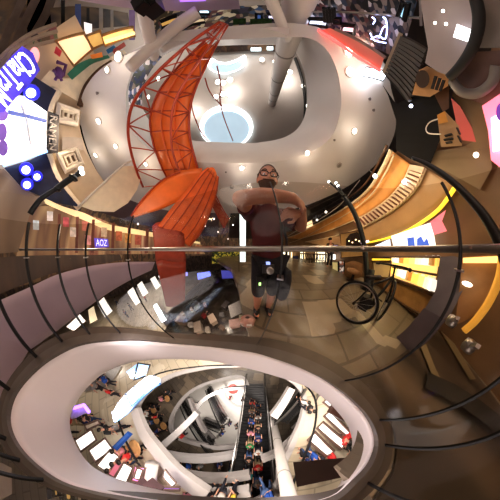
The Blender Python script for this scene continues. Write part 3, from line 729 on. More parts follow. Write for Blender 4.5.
db = shape([(382,84),(396,104),(412,97),(432,96),(450,86),(449,104),(440,116),(440,140),(430,165),(412,160),(396,150),(396,120),(388,95)], D(2.66), .1).build('dark_bay', M('black_bay', (.006, .006, .007), .95)); tag(db, 'black recess between the louvred box and the wooden fascia', 'recess')
tag(MB().ball(D(2.55)(411, 106), .02).build('spot_lamp', LAMPB), 'small blue white spot lamp in the black recess', 'lamp')
tag(shape([(433,92),(449,86),(449,108),(443,112)], D(2.6), .04).build('brown_post', WOODD), 'dark brown post at the right of the black recess', 'post')
hs_ = thing('hanging_sign', 'tan hanging tag sign with dark lettering and a string loop at the upper right', 'sign', D(2.3)(448, 128))
shape([(437,115),(445,111),(459,126),(462,146),(441,147)], D(2.3), .02).build('board', M('tan_board', (.36, .23, .12), .5), hs_)
shape([(437,115),(445,111),(448,122),(439,124)], D(2.27), .01).build('orange_patch', M('orange_patch', (.55, .26, .05), .5), hs_)
MB().tube(S([(438,119),(430,122),(426,128),(428,133),(436,134),(441,134)], D(2.27), 20), .006, 5).build('string', M('string', (.7, .66, .6)), hs_)
for a, b in (((445,136),(452,134)), ((444,140),(453,138.5)), ((446,143),(452,142)), ((457,128),(460,134)), ((458,136),(461,142))):
    MB().beam(D(2.27)(*a), D(2.27)(*b), .035, .01).build('lettering', BLACK, hs_)
tag(shape([(451,98),(460,106),(472,128),(476,142),(462,140),(456,122)], D(2.5), .03).build('red_board', M('red_panel', (.50, .12, .10), .5, 0, .12, .1, 2)), 'red slanting panel beside the tan hanging sign', 'panel')
rp = thing('round_screen', 'large pale grey rounded panel with dark rim at the top right', 'panel', D(2.3)(450, 35))
shape([(420,-4),(476,-5),(478,20),(473,45),(463,62),(450,76),(438,72),(425,63),(428,48),(424,25)], D(2.3), .04).build('face', M('pale_grey_panel', (.33, .29, .30), .35, noise=.12, scale=2), rp)
MB().tube(S([(474,-8),(479,18),(474,44),(462,64),(449,78)], D(2.22), 24), .035, 8).build('rim', BLACK, rp, True)
shape([(457,24),(473,30),(471,43),(453,37)], D(2.24), .02).build('lit_picture', E('lit_picture', (.93, .92, 1), 1.4), rp)
for x, y in ((443,11),(435,23),(446,24)): MB().ball(D(2.24)(x, y), .009).build('lamp', LAMPW, rp)
tag(quad((477,-6), (506,-6), (506,48), (478,48), D(2.45), .03).build('grey_board', M('grey_brown_panel', (.20, .175, .165), .4)), 'plain grey brown panel in the top right corner', 'panel')
tag(shape([(474,52),(506,50),(506,92),(484,104),(470,100),(456,88),(452,80)], D(2.45), .03).build('maroon_board', M('maroon_brown_panel', (.17, .10, .085), .4, noise=.4, scale=3)), 'dark maroon mottled panel at the right above the pink screen', 'panel')
tag(MB().tube(S([(452,80),(462,92),(478,93),(492,82),(496,66)], D(2.4), 20), .035, 8).build('curved_tube', M('grey_tube', (.16, .145, .14), .4), None, True), 'curved grey tube looping across the maroon panel', 'tube')
tag(shape([(455,82),(470,100),(484,106),(489,130),(492,168),(480,190),(466,182),(448,172),(425,162),(430,152),(462,147),(476,140),(470,118),(452,96)], D(2.75), .05).build('tan_board', M('olive_tan_panel', (.24, .18, .105), .4, noise=.25, scale=1.5)), 'olive tan curved panel between the hanging sign and pink screen', 'panel')
ps = thing('pink_screen', 'bright pink and white screen at the right border', 'screen', D(2.4)(492, 130))
shape([(482,106),(506,90),(506,172),(491,160),(488,130)], D(2.4), .05).build('display', E('pink_screen', (.95, .20, .30), 1.1), ps)
shape([(491,118),(499,114),(502,150),(493,152)], D(2.36), .02).build('white_picture', E('white_pic', (1, .88, .93), 1.8), ps)
disc(501, 112, 5, 9, D(2.34), .02).build('purple_spot', E('purple_spot', (.16, .05, .35), .6), ps)
tag(MB().ball(D(2.55)(476, 155), .022).build('spot_lamp', LAMPW), 'tiny white lamp on the olive tan panel', 'lamp')
# lower right beyond the glass: floor reflections and shade painted as patches
for px, lab in (([(440,330),(455,355),(470,380)], 'curved pale reflection painted on the floor nearest the kerb'), ([(460,328),(476,352),(494,372)], 'curved brown reflection painted on the floor at the right border'), ([(420,345),(430,370),(438,385)], 'short pale reflection painted on the floor by the kerb end')):
    a = crom(px, 14); tag(strip(a, [(x+6, y-1) for x, y in a], Z(.03), None, 14, 1, 0).build('floor_reflection', M('painted_reflection', (.22, .17, .10), .3)), lab, 'floor reflection')
tag(shape([(428,372),(455,384),(480,400),(506,420),(506,440),(480,420),(455,402),(425,388)], Z(.045), .02, mb=None).build('floor_shade_patch', M('floor_shade_patch', (.03, .028, .026), .5)), 'long patch of painted shade on the floor at the lower right', 'shade patch')  # floor shade painted as a dark patch
# far shops straight ahead right
def booth(px, surf, mat, name, label, cat, trimcol=DARKSTEEL, thick=.08):
    t = thing(name, label, cat, surf(*px[3])); quad(*px, surf, thick).build('panel', mat, t)
    MB().tube([surf(*q) for q in px], .03, 5, True).build('frame', trimcol, t); return t
WINW = E('warm_white_window', (1, .88, .66), 2.0, .15, 2)
for x0, x1, y0, y1, m, lab in ((283,289,249,263,WINW,'lit shop window just right of the man'), (300,303,248,260,WINW,'narrow lit pillar behind the bar stools'), (306,314,250,258,M('dim_window', (.3, .2, .1), .4, 0, .3),'dim window behind the bar stools'), (317,325,246,262,WINW,'wide lit pillar right of the bar stools'), (328,338,245,252,E('bluewin', (.3, .33, .9), .9),'blue lit sign over the menu stands')):
    booth([(x0,y0),(x1,y0),(x1,y1),(x0,y1)], W(.3), m, 'lit_window', lab, 'window display')
gb = booth([(340,234),(362,230),(364,256),(341,258)], W(.25), M('amber_bay', (.45, .28, .11), .4, 0, .12), 'arched_bay', 'amber shop bay with dark arched window behind the street lamp', 'shop bay', WOODD)
shape([(346,247),(346,239),(350,234),(357,232),(361,235),(362,246)], W(.32), .03).build('arched_window', M('dark_window', (.04, .03, .03), .2), gb)
for k in range(4): MB().ball(W(.4)(349+k*3.4, 241-k*.6+(k % 2)*2), .03, 8).build('bulb', E('warm_bulb', (1, .7, .4), 3), gb)
booth([(300,226),(312,220),(313,226),(301,231)], W(.35), E('warm_sign', (1, .75, .45), 1.2), 'lit_sign', 'small warm lit sign on the amber fascia near the man', 'sign', CREAM)
booth([(287,221.5),(297,219),(297,222),(287,224.5)], D(4.5), E('blue_sign', (.12, .25, .95), 1.0), 'lit_sign', 'small blue lit sign right behind the man', 'sign')
booth([(302,217),(306,216.5),(307,222),(303,223)], D(4.6), E('teal_sign', (.55, .8, .75), 1.0), 'lit_sign', 'small pale teal lit sign right of the blue one', 'sign')
booth([(373,262),(391,262),(389,278),(374,277)], W(.32), M('tan_lit_panel', (.55, .38, .17), .4, 0, .3, .1, 3), 'tan_cabinet', 'tan lit cabinet between the bicycle handlebar and display case', 'cabinet', WOODD)
booth([(372,257.5),(391,257.5),(391,261.5),(372,261.5)], W(.34), YELLOWLINE, 'light_box', 'narrow yellow light box above the tan cabinet', 'light box', WOODD)
booth([(332,262),(338,262),(338,278),(332,278)], W(.9), M('yellow_board', (.8, .72, .35), .5, 0, .35), 'menu_board', 'pale yellow standing board left of the tub chair', 'sign board')
booth([(339,261),(344,261),(344,278),(339,278)], W(.9), clutter('menu_print', [(.9, .85, .8), (.15, .12, .12), (.5, .2, .12), (.9, .9, .9)], 9, .3), 'menu_board', 'white printed standing board beside the yellow one', 'sign board')
booth([(293,256),(298,256),(298,272),(293,272)], W(1.2), M('navy_banner', (.05, .06, .22), .5), 'standing_banner', 'dark blue standing banner left of the bar stools', 'banner')
tc_ = thing('tub_chair', 'brown rounded tub chair behind the bicycle wheel', 'chair', zf(354, 281))
f = W(1.1)
strip([(345,263),(354,261),(363,264)], [(344,276),(353,279),(362,277)], f, None, 10, 4, .12).build('back', M('brown_leather', (.42, .24, .11), .4), tc_, True)
p = f(353, 277); MB().lathe(V((p.x, p.y, .02)), [(.24, .25), (.26, .3), (.25, .38), (.05, .40)], 16).build('seat', M('brown_leather', (.42, .24, .11), .4), tc_, True)
MB().lathe(V((p.x, p.y, 0)), [(.2, 0), (.06, .04), (.05, .26)], 12).build('base', DARKSTEEL, tc_)
# bar stools: one built, the others copied
def dup(root, loc, label, group=None):
    r = root.copy(); C.objects.link(r); r.location = loc; r['label'] = label
    for ch_ in list(root.children):
        c = ch_.copy(); C.objects.link(c); c.parent = r
        for g in ch_.children:
            d = g.copy(); C.objects.link(d); d.parent = c
    return r
sp = [(300,271),(304,271),(307.5,271),(311,270.5),(314,270.5),(317,270),(320,270),(323,270)]
sl = ['bar stool nearest the blue banner', 'second bar stool right of the blue banner', 'third bar stool right of the blue banner', 'fourth bar stool right of the blue banner', 'fourth bar stool left of the dark standing figure', 'third bar stool left of the dark standing figure', 'second bar stool left of the dark standing figure', 'bar stool nearest the dark standing figure']
stool = None
for q, lb in zip(sp, sl):
    p = cyl(math.degrees(math.atan2(ray(*q).x, ray(*q).y)), 5.4, 0)
    if stool is None:
        stool = thing('bar_stool', 'dark ' + lb, 'stool', (0, 0, 0), 'row of bar stools')
        MB().lathe((0, 0, 0), [(.14, .66), (.16, .69), (.15, .74), (.04, .75)], 12).build('seat', WOODD, stool, True)
        for sx in (-1, 1):
            for sy in (-1, 1): MB().tube([V((sx*.17, sy*.17, 0)), V((sx*.1, sy*.1, .67))], .016, 5).build('leg', DARKSTEEL, stool)
        MB().tube([V((.15*math.cos(k*PI/6), .15*math.sin(k*PI/6), .25)) for k in range(12)], .01, 5, True).build('foot_ring', DARKSTEEL, stool)
        stool.location = p
    else: dup(stool, p, 'dark ' + lb)
# front left distance: dim shops, lit screens
for px, m, nm, lab, cat, h in (([(175,274),(182,274),(182,283),(175,283)], E('magenta', (.95, .05, .75), 1.6), 'lit_sign', 'magenta lit sign on the level below left of the man', 'sign', 8),
                       ([(185,272),(188,272),(188,276),(185,276)], E('violet_blue', (.3, .3, 1), 1.2), 'lit_sign', 'tiny violet lit sign right of the magenta sign', 'sign', 8),
                       ([(197,273),(210,271),(211,276),(198,280)], E('blue_screen', (.16, .22, 1), 1.5), 'lit_screen', 'long blue lit screen below the dark floor edge', 'screen', 7.6),
                       ([(221,270),(237,270),(238,278),(222,279)], E('deep_blue_screen', (.07, .08, .45), .7), 'lit_screen', 'dim deep blue screen left of the man at floor level', 'screen', 3.4),
                       ([(212,251),(240,250),(240,262),(212,264)], clutter('greenery', [(.02, .03, .01), (.35, .33, .04), (.05, .08, .02), (.6, .5, .08), (.02, .02, .02)], 5, .35), 'planter_screen', 'yellow green planting behind the man at the left', 'planting', 8.5)):
    booth(px, D(h), m, nm, lab, cat)
fe = thing('hall_parapet', 'dark parapet with grey coping slanting through the hall left of the man', 'parapet', Z(-3)(195, 290))
a_ = [(214,271),(202,281),(190,292),(178,304),(167,314)]; q_ = S(a_, Z(-3.2), 14)
MB().grid([[p + V((0, 0, z)) for p in q_] for z in (-1.2, -.6, 0)], thick=.2).build('wall', M('dark_parapet', (.10, .095, .10), .4), fe)
MB().tube([p + V((0, 0, .05)) for p in q_], .09, 6).build('coping', M('grey_coping', (.22, .21, .215), .4), fe)
for k, (x, y) in enumerate([(138,224),(153,230),(171,223),(177,232),(192,236),(205,226),(214,219),(218,232),(228,239),(160,238),(186,219),(233,225),(224,211)]):
    p = Z(4.1)(x, y); p = EYE + (p-EYE).normalized()*min((p-EYE).length, 12)
    lbl = 'tiny ceiling lamp left of the man, %s' % ['farthest left', 'second from left', 'above the red pylon', 'beside the red pylon', 'under the ribbed leg', 'upper one near the tower', 'just under the tower', 'low between tower and man', 'lowest beside the man', 'low above the rail', 'behind the ribbed leg', 'close to the man at mid height', 'highest beside the man'][k]
    tag(MB().ball(p, .045 + .004*(p-EYE).length, 8).build('ceiling_lamp', E('small_lamp', (1, .86, .8), 5)), lbl, 'ceiling lamp', 'tiny lamps in the far ceiling')

# ---- upper floor shops seen beyond the far edge of the opening
FARS = clutter('far_shops', [(.03, .03, .03), (.10, .07, .05), (.02, .02, .04), (.25, .18, .12), (.05, .04, .06), (.35, .28, .2), (.06, .09, .14), (.12, .05, .05), (.6, .5, .35), (.02, .02, .02)], 11, .3, (1, 1, 1.5))
tag(strip([(150,4),(190,6),(235,6),(300,4)], [(150,42),(185,35),(235,32),(300,28)], D(3.6), None, 30, 6, .05).build('shop_window', FARS), 'row of dim upper shop windows at the top centre', 'shop window')
tag(strip([(296,-8),(340,-8),(420,-8)], [(296,26),(335,30),(400,60)], D(3.04), None, 30, 6, .05).build('shop_window', clutter('far_shops_dark', [(.02, .02, .025), (.07, .05, .05), (.015, .015, .02), (.14, .10, .09), (.03, .025, .04), (.2, .16, .15), (.04, .05, .08), (.1, .04, .04), (.01, .01, .012), (.45, .4, .42)], 16, .2, (1, 1, 1.5))), 'row of dark upper shop windows at the top right', 'shop window')
f3 = D(2.98)
for px, m, nm, lab, cat in (([(343,25),(355,26),(354,34),(342,32)], E('pink_lit', (1, .55, .62), 1.6), 'lit_sign', 'pink white lit sign above the red recess', 'sign'), ([(309,19),(326,20),(327,27),(309,25)], E('cool_lit', (.72, .78, 1), 1.8), 'lit_sign', 'bluish white lit shop sign right of the round column', 'sign'),
    ([(305,27),(319,29),(318,33),(306,31)], E('red_lit', (1, .25, .25), 1), 'lit_sign', 'small red lit strip below the bluish white sign', 'sign'), ([(324,8),(327,8),(328,22),(325,22)], E('cool_lit', (.72, .78, 1), 1.8), 'light_column', 'narrow white light column left of the grey post at the top', 'light column'),
    ([(330,8),(333,8),(334,22),(331,22)], E('cool_lit', (.72, .78, 1), 1.8), 'light_column', 'narrow white light column right of the grey post at the top', 'light column'), ([(334,19),(341,19),(341,23),(334,23)], E('violet_lit', (.55, .3, 1), 1.2), 'lit_sign', 'small violet lit sign beside the light columns', 'sign'),
    ([(398,16),(403,2),(408,3),(404,20)], E('cyan_lit', (.4, .7, .9), .9), 'light_column', 'pale cyan light column left of the round grey panel', 'light column')):
    booth(px, f3, m, nm, lab, cat)
ns = thing('neon_sign', 'blue white zigzag neon sign at the upper right above the louvred box', 'sign', f3(378, 34))
for px in ([(371,39),(378,36),(385,39),(387,30),(386,20),(383,17)], [(370,33),(374,40),(381,42),(386,43)], [(379,38),(383,28),(387,26)], [(372,17),(375,20),(373,24)]):
    MB().tube(S(px, D(2.96), 16), .008, 6).build('tube', E('neon_blue', (.5, .55, 1), 3), ns, True)
for x, w, lab in ((301,1.5,'grey window post beside the round column at the top'), (329,1.2,'grey post between two white light columns'), (420,1.5,'grey window post left of the round grey panel')):
    tag(quad((x-w,-6), (x+w,-6), (x+w+1,26), (x-w+1,26), D(3.0), .04).build('post', M('grey_post', (.25, .24, .26), .4)), lab, 'post')
tag(MB().tube(S([(302,12),(340,12),(375,14),(420,18)], D(3.0), 20), .012, 6).build('handrail', STEEL), 'thin rail across the dark upper shops at the top right', 'rail')
GRN = M('hedge_green', (.03, .10, .02), .7, noise=.6, scale=18)
for x0, x1, lab in ((233,246,'dark green hedge strip left of the round column at the top'), (250,272,'dark green hedge strip just behind the round column at the top')):
    tag(strip([(x0,19),(x1,18)], [(x0,25),(x1,24)], D(3.4), None, 12, 3, .1).build('hedge', GRN), lab, 'hedge')
for px, m, lab in (([(199,9),(209,9),(209,14),(199,14)], E('cyan_white', (.6, .85, 1), 1.5), 'cyan white lit sign at the top centre'), ([(160,22),(176,16),(178,22),(162,28)], M('amber_counter', (.80, .48, .15), .5, 0, .45, .2, 3), 'amber lit shop glimpsed between the white struts'), ([(186,20),(204,17),(205,22),(187,26)], M('cream_lit', (.8, .62, .4), .5, 0, .5), 'cream lit shop glimpsed behind the bridge end'), ([(256,14),(262,14),(262,22),(256,22)], M('blue_lit', (.08, .15, .4), .5, 0, .5), 'blue lit window behind the round column'), ([(268,14),(276,15),(276,20),(268,19)], E('violet_white', (.75, .7, 1), 1), 'violet white lit window behind the round column')):
    booth(px, D(3.45), m, 'lit_window', lab, 'window display')
tag(strip([(178,-8),(200,-8)], [(180,2),(206,1)], D(3.0), None, 8, 1, .03).build('violet_strip', E('violet_bar', (.4, .18, .9), .9)), 'violet lit strip under the slab at the very top', 'light strip')

tag(strip([(152,50),(138,66),(129,86),(129,106)], [(162,57),(150,72),(143,90),(142,108)], Z(3.97), None, 20, 3, .02).build('dark_shop_window', clutter('glitter_shop', [(.02, .02, .02), (.08, .06, .05), (.02, .03, .06), (.2, .16, .12), (.03, .03, .03), (.55, .5, .5), (.04, .05, .03), (.1, .12, .2)], 12, .3)), 'dark glittering crescent of upper shop seen left of the bridge', 'shop window')

for k, (x0, x1, y0, y1, c) in enumerate(((290.5,292.5,249,262,(1,.8,.5)), (304,305.5,251,263,(1,.75,.4)), (326,328,246,262,(1,.85,.6)), (330,336,254,260,(1,.95,.9)), (315,316.5,250,262,(1,.8,.5)), (277,281,250,258,(1,.82,.5)))):
    booth([(x0,y0),(x1,y0),(x1,y1),(x0,y1)], W(.45), E('far_window_%d' % k, c, 1.6), 'lit_window', ['thin warm lit window beside the blue banner', 'thin amber lit window behind the middle bar stools', 'thin warm lit window left of the menu boards', 'small white lit counter above the menu boards', 'thin warm lit window behind the last bar stools', 'small warm lit window touching the man at rail height'][k], 'window display')
# ================================================================== LEFT SHOPS
dl_ = D(5.3)
struct(strip([(8,215),(-10,120),(10,70),(40,40),(75,15)], [(106,186),(90,158),(80,128),(80,104),(102,68)], D(5.42), None, 40, 8, .1).build('wall_left_shopfront', BEIGE))
cw = thing('cream_shopfront', 'cream upper shop wall with curved cornice at the left', 'shop wall', dl_(65, 130))
strip([(57,90),(50,108),(46,130),(48,152),(57,178),(80,208)], [(84,104),(80,118),(80,130),(83,148),(92,164),(106,184)], dl_, None, 40, 5, .05).build('wall_panel', M('cream_wall', (.58, .46, .34), .5, noise=.05), cw, True)
MB().tube(S([(56,90),(48,108),(45,130),(47,152),(56,178),(80,208)], D(5.2), 40), .11, 8).build('cornice', M('cream_cornice', (.80, .70, .58), .45), cw, True)
strip([(62,137),(72,137),(82,138)], [(62,150),(73,150),(84,150)], D(5.2), None, 10, 3, .04).build('lit_board', M('warm_grey_panel', (.50, .42, .36), .5), cw)
for px, lab in (([(59,106),(78,112),(76,124),(58,120)], 'upper cream framed window above the black sign'), ([(59,155),(76,149),(82,163),(66,171)], 'lower cream framed window by the lamp at the left')):
    t = thing('framed_window', lab, 'window', D(5.15)(*px[0])); q = [D(5.12)(*p) for p in px]
    quad(*px, D(5.16), .03).build('panel', M('brown_pane', (.30, .22, .16), .3), t)
    MB().tube(q, .075, 6, True).build('outer_frame', M('pale_frame', (.80, .72, .62), .45), t)
    c = sum(q, V())/4; MB().tube([c.lerp(p, .55) for p in q], .04, 6, True).build('inner_frame', M('pale_frame', (.80, .72, .62), .45), t)
    MB().tube([(q[0]+q[1])/2*.8+c*.2, (q[2]+q[3])/2*.8+c*.2], .03, 6).build('mullion', M('pale_frame', (.80, .72, .62), .45), t)
tag(shape([(35,77),(46,84),(57,91),(49,110),(46,120),(28,100),(16,92)], D(5.1), .06).build('navy_awning', NAVY), 'dark navy awning panel above the white screen', 'awning')
tag(shape([(4,168),(30,160),(46,152),(56,178),(80,207),(56,203),(40,196),(22,188)], D(5.1), .06).build('navy_awning', NAVY), 'dark navy awning panel below the white screen', 'awning')
ws = thing('lit_screen', 'huge glaring white screen at the left edge', 'screen', D(4.9)(25, 130))
shape([(-6,112),(10,96),(24,96),(36,104),(47,112),(46,132),(47,150),(24,158),(3,164),(-6,165)], D(4.95), .06).build('display', E('white_screen', (.96, .97, 1), 1.5), ws)
MB().tube([D(4.9)(*q) for q in ((3,165),(24,159),(47,151))], .03, 6).build('edge_strip', E('cyan_edge', (.35, .6, 1), 1.5), ws)
MB().tube([D(4.88)(*q) for q in ((8,112),(26,116),(46,121))], .03, 6).build('support_bar', M('blue_bar', (.12, .18, .6), .4), ws)
MB().tube([D(4.88)(*q) for q in ((21,104),(27,120),(31,145))], .02, 6).build('picture_line', M('pale_blue_line', (.55, .6, .75), .4), ws)
for q, r in (((2,132),(5,9)), ((3,148),(5,8)), ((2,115),(6,6))): disc(*q, *r, D(4.86), .02).build('picture_figure', M('violet_figure', (.22, .12, .55), .4, 0, .3), ws)
bs = thing('vertical_sign', 'narrow black sign with faint grey letters beside the white screen', 'sign', D(4.9)(53, 132))
shape([(48,111),(59,115),(59,134),(58,153),(46,154),(47,132)], D(4.9), .1).build('board', M('charcoal_board', (.03, .03, .045), .5), bs)
text_on('RAMEN', (50,116), (49,150), (56,151), (57,117), D(4.88), M('grey_letters', (.26, .25, .26), .5), 'lettering', bs, .03)
cs = thing('shop_sign', 'white script neon shop sign glowing on a blue panel at the left edge', 'sign', D(4.8)(15, 80))
shape([(12,56),(22,46),(33,53),(40,70),(30,84),(14,100),(4,112),(-14,112),(-14,86)], D(4.85), .05).build('glow_panel', E('blue_glow', (.05, .03, .50), .55, .5), cs)
text_on('ChaTraMue', (21,50), (-24,100), (0,122), (36,70), D(4.8), E('neon_white', (.85, .88, 1), 1.6), 'lettering', cs, .05, .0)
tag(disc(34.5, 55.5, 5, 8.5, D(5.0), .04).build('round_sign', E('pink_round', (.95, .38, .38), .8)), 'pink oval sign beside the script sign', 'sign')
for x, y, r, lab in ((26,170,.065,'upper blue white spotlight under the white screen'), (37,177,.055,'right blue white spotlight under the white screen'), (27,185,.06,'lowest blue white spotlight under the white screen'), (31,93,.065,'blue white spotlight above the white screen')):
    p = D(4.85)(x, y); t = thing('spotlight', lab, 'spotlight', p, 'blue white spotlights')
    MB().ball(p, r, 12).build('lens', E('blue_spot', (.68, .74, 1), 3), t, True); MB().lathe(p + p.normalized()*.08, [(r*1.6, -.05), (r*1.8, .05)], 12, p - EYE).build('housing', E('blue_halo', (.03, .03, .6), .5), t)  # housing glows in place of the blue halo round each spot
# upper left shops, their ceiling and counters
d7 = D(5.25)
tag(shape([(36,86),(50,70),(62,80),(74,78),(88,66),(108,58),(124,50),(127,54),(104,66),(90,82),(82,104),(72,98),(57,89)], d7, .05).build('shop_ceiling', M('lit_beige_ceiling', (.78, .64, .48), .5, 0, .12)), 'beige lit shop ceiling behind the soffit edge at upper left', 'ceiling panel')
tag(MB().tube(S([(80,106),(86,88),(98,73),(112,63)], D(5.15), 16), .07, 6).build('dark_trim', WOODD, None, True), 'dark curved trim along the soffit edge at upper left', 'trim')
booth([(56,41),(84,33),(92,50),(74,66)], D(5.2), M('peach_panel', (.95, .58, .34), .5, 0, .9, .2, 2), 'lit_board', 'glowing peach coloured shop panel at the upper left', 'panel', WOOD)
booth([(86,36),(100,31),(104,44),(93,49)], D(5.2), M('amber_counter', (.80, .48, .15), .5, 0, .45, .2, 3), 'shop_counter', 'amber lit counter block right of the peach panel', 'counter', WOOD)
booth([(101,36),(133,27),(135,36),(105,46)], D(5.3), M('yellow_counter', (.85, .58, .24), .5, 0, .7, .25, 3), 'shop_counter', 'long yellow lit shop counter left of the white strut', 'counter', WOOD)
tag(MB().tube(S([(104,42),(118,38),(134,33)], D(5.2), 12), .035, 6).build('light_strip', WARMLINE), 'warm light strip under the long yellow counter', 'light strip')
tag(strip([(67,74),(78,64),(92,58),(108,55)], [(72,80),(84,70),(94,63),(110,58)], D(5.1), None, 16, 2, .04).build('teal_awning', M('teal', (.07, .30, .22), .5)), 'teal green curved awning strip at the upper left', 'awning')
for px, m, lab in (([(90,55),(102,52),(103,57),(92,59)], M('orange_blob', (.8, .25, .05), .5, 0, .2), 'orange curved decoration next to the teal awning'), ([(106,50),(114,45),(117,49),(108,54)], M('blue_blob', (.06, .25, .55), .5), 'blue decoration beside the orange one'), ([(112,50),(124,42),(126,46),(114,54)], M('red_blob', (.6, .12, .1), .5), 'red decoration right of the blue one'), ([(56,46),(62,51),(60,57),(54,53)], M('red_goods', (.65, .05, .09), .5), 'red bag hanging by the peach panel')):
    tag(shape(px, D(5.0), .08).build('decoration', m), lab, 'decoration')
pc = thing('purple_chair', 'purple chair shape standing out against the beige ceiling panel at upper left', 'chair', D(5.0)(60, 72)); PUR = M('purple', (.13, .05, .20), .5)
MB().ball(D(5.0)(59, 73), .10, 10, (1, 1, .6)).build('seat', PUR, pc, True); MB().tube([D(5)(63,76), D(5)(66,65), D(5)(57,62)], .03, 6).build('back', PUR, pc)
for q in ((55,80),(62,81),(53,70)): MB().tube([D(5)(59,74), D(5)(*q)], .025, 5).build('leg', PUR, pc)
sh = strip([(50,8),(75,6),(100,8),(128,13)], [(52,34),(78,30),(102,28),(130,26)], D(6.2), None, 16, 4, .1); tag(sh.build('shop_window', SHOPSD), 'dark band of upper shop windows at the top left', 'shop window')
for k, (x, w, y0, y1, m) in enumerate([(63,2,0,36,DARKSTEEL),(78,3,4,34,M('blue_post', (.05, .08, .24), .4)),(88,1.5,8,30,DARKSTEEL),(101,2,8,30,M('grey_post', (.25, .24, .26), .4)),(112,1.5,10,30,M('grey_post', (.25, .24, .26), .4)),(132,3,10,40,M('violet_post', (.22, .13, .33), .4))]):
    tag(quad((x-w,y0), (x+w,y0), (x+w,y1), (x-w,y1), D(5.6), .1).build('post', m), ['dark slim post at the far upper left', 'blue post among the upper left windows', 'thin dark post right of the blue post', 'grey post in the middle of the upper left windows', 'thin grey post left of the violet post', 'violet post next to the white strut'][k], 'post')
tag(quad((84,22), (92,24), (92,40), (85,38), D(5.4), .05).build('white_goods', E('white_goods', (.9, .9, 1), .5)), 'white lit goods right of the blue post', 'goods')
# shelving at the top left corner
sv = thing('wall_shelving', 'dim brown shelving with rows of goods at the top left corner', 'shelving', D(5.5)(30, 35))
strip([(-6,66),(8,50),(30,34),(56,24)], [(-6,100),(12,58),(34,46),(58,40)], D(5.35), None, 16, 4, .05).build('goods_panel', clutter('corner_goods', [(.14, .09, .06), (.3, .22, .16), (.08, .05, .05), (.4, .28, .2), (.12, .14, .08), (.25, .1, .1)], 5, .2, (1, 1, 2)), sv)
for t in (0, .45, 1):
    a = [(-6,66),(8,50),(30,34),(56,24)]; b = [(-6,100),(12,58),(34,46),(58,40)]
    MB().tube(S([(p[0]+(q[0]-p[0])*t, p[1]+(q[1]-p[1])*t) for p, q in zip(a, b)], D(5.25), 16), .03, 5).build('shelf', M('pale_shelf', (.42, .34, .27), .4), sv)
for k, (px, lab) in enumerate((([(-5,55),(4,30),(20,-5)], 'dark ribbed wall strip nearest the top left corner'), ([(10,45),(22,18),(33,-5)], 'second dark ribbed wall strip from the corner'), ([(30,33),(42,12),(48,-5)], 'third dark ribbed wall strip from the corner'))):
    a = crom(px, 12); tag(strip(a, [(x+9, y+1) for x, y in a], D(6.5), None, 12, 2, .05).build('wall_strip', M('taupe_strip', (.17, .125, .11), .35, noise=.2)), lab, 'wall strip')
# rounded cream fascia low on the left, and the warm shops under it
tag(shape([(80,206),(92,195),(108,180),(124,166),(135,166),(141,178),(137,190),(128,203),(114,212),(94,211)], D(3.6), .2).build('rounded_fascia', M('cream_round_fascia', (.84, .74, .58), .4, noise=.06), None), 'cream rounded fascia hanging left of the orange fin', 'fascia')
tag(MB().tube(S([(78,207),(92,194),(108,179),(124,165),(134,160)], D(3.5), 16), .025, 6).build('fascia_edge', M('pale_edge', (.7, .66, .6), .4), None, True), 'thin pale edge rail over the rounded cream fascia', 'rail')
ls = thing('shop_row', 'row of warm lit shops seen through the glass at the left', 'shop row', D(5.2)(80, 235))
strip([(28,206),(60,207),(90,215),(120,226),(160,234),(200,242)], [(16,258),(52,256),(90,255),(125,254),(160,254),(205,254)], D(5.6), None, 50, 6, .05).build('interior', streak('warm_shops', [(.14, .07, .05), (.32, .19, .10), (.20, .11, .075), (.5, .33, .18), (.26, .09, .07), (.62, .48, .3)], 1.6, (1, 1, .15), .42), ls)
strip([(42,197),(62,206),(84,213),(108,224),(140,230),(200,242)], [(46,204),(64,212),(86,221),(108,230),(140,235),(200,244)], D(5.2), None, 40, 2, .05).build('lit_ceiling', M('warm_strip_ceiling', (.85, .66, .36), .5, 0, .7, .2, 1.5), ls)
for x in (58, 76, 92, 112, 128, 146): quad((x,214+max(0, x-60)*.17), (x+3,214+max(0, x-60)*.17), (x+2,253), (x-1,253), D(5.1), .05).build('partition', M('maroon_post', (.25, .09, .07), .4), ls)
vs = thing('shop_sign', 'violet glowing sign letters seen through the glass below the rounded fascia', 'sign', D(4.6)(102, 242))
shape([(94,238),(108,239),(109,247),(95,248)], D(4.7), .03).build('glow_panel', E('violet_panel', (.12, .08, .5), .7), vs); text_on('AOZ', (96,246), (107,246), (107,240), (96,239), D(4.65), E('violet_letters', (.5, .5, 1), 2), 'lettering', vs)
tag(strip([(-4,302),(30,287),(56,275),(90,266),(125,262),(155,262)], [(-6,365),(26,352),(58,330),(98,300),(125,283),(152,270)], D(4.0), None, 40, 5, .12).build('slab_edge', LAV, None, True), 'long slab edge tinted lavender by light, curving behind the glass at the left', 'slab')
tag(strip([(-4,258),(20,256),(60,255),(120,255)], [(-4,296),(24,284),(58,272),(122,260)], D(4.6), None, 30, 4, .05).build('dim_shop_base', streak('dim_base', [(.08, .055, .045), (.15, .10, .075), (.10, .075, .065), (.19, .14, .10)], 3.0, (1, 1, .12), .12)), 'dim brown shop base between the handrail and the lavender slab', 'shop wall')
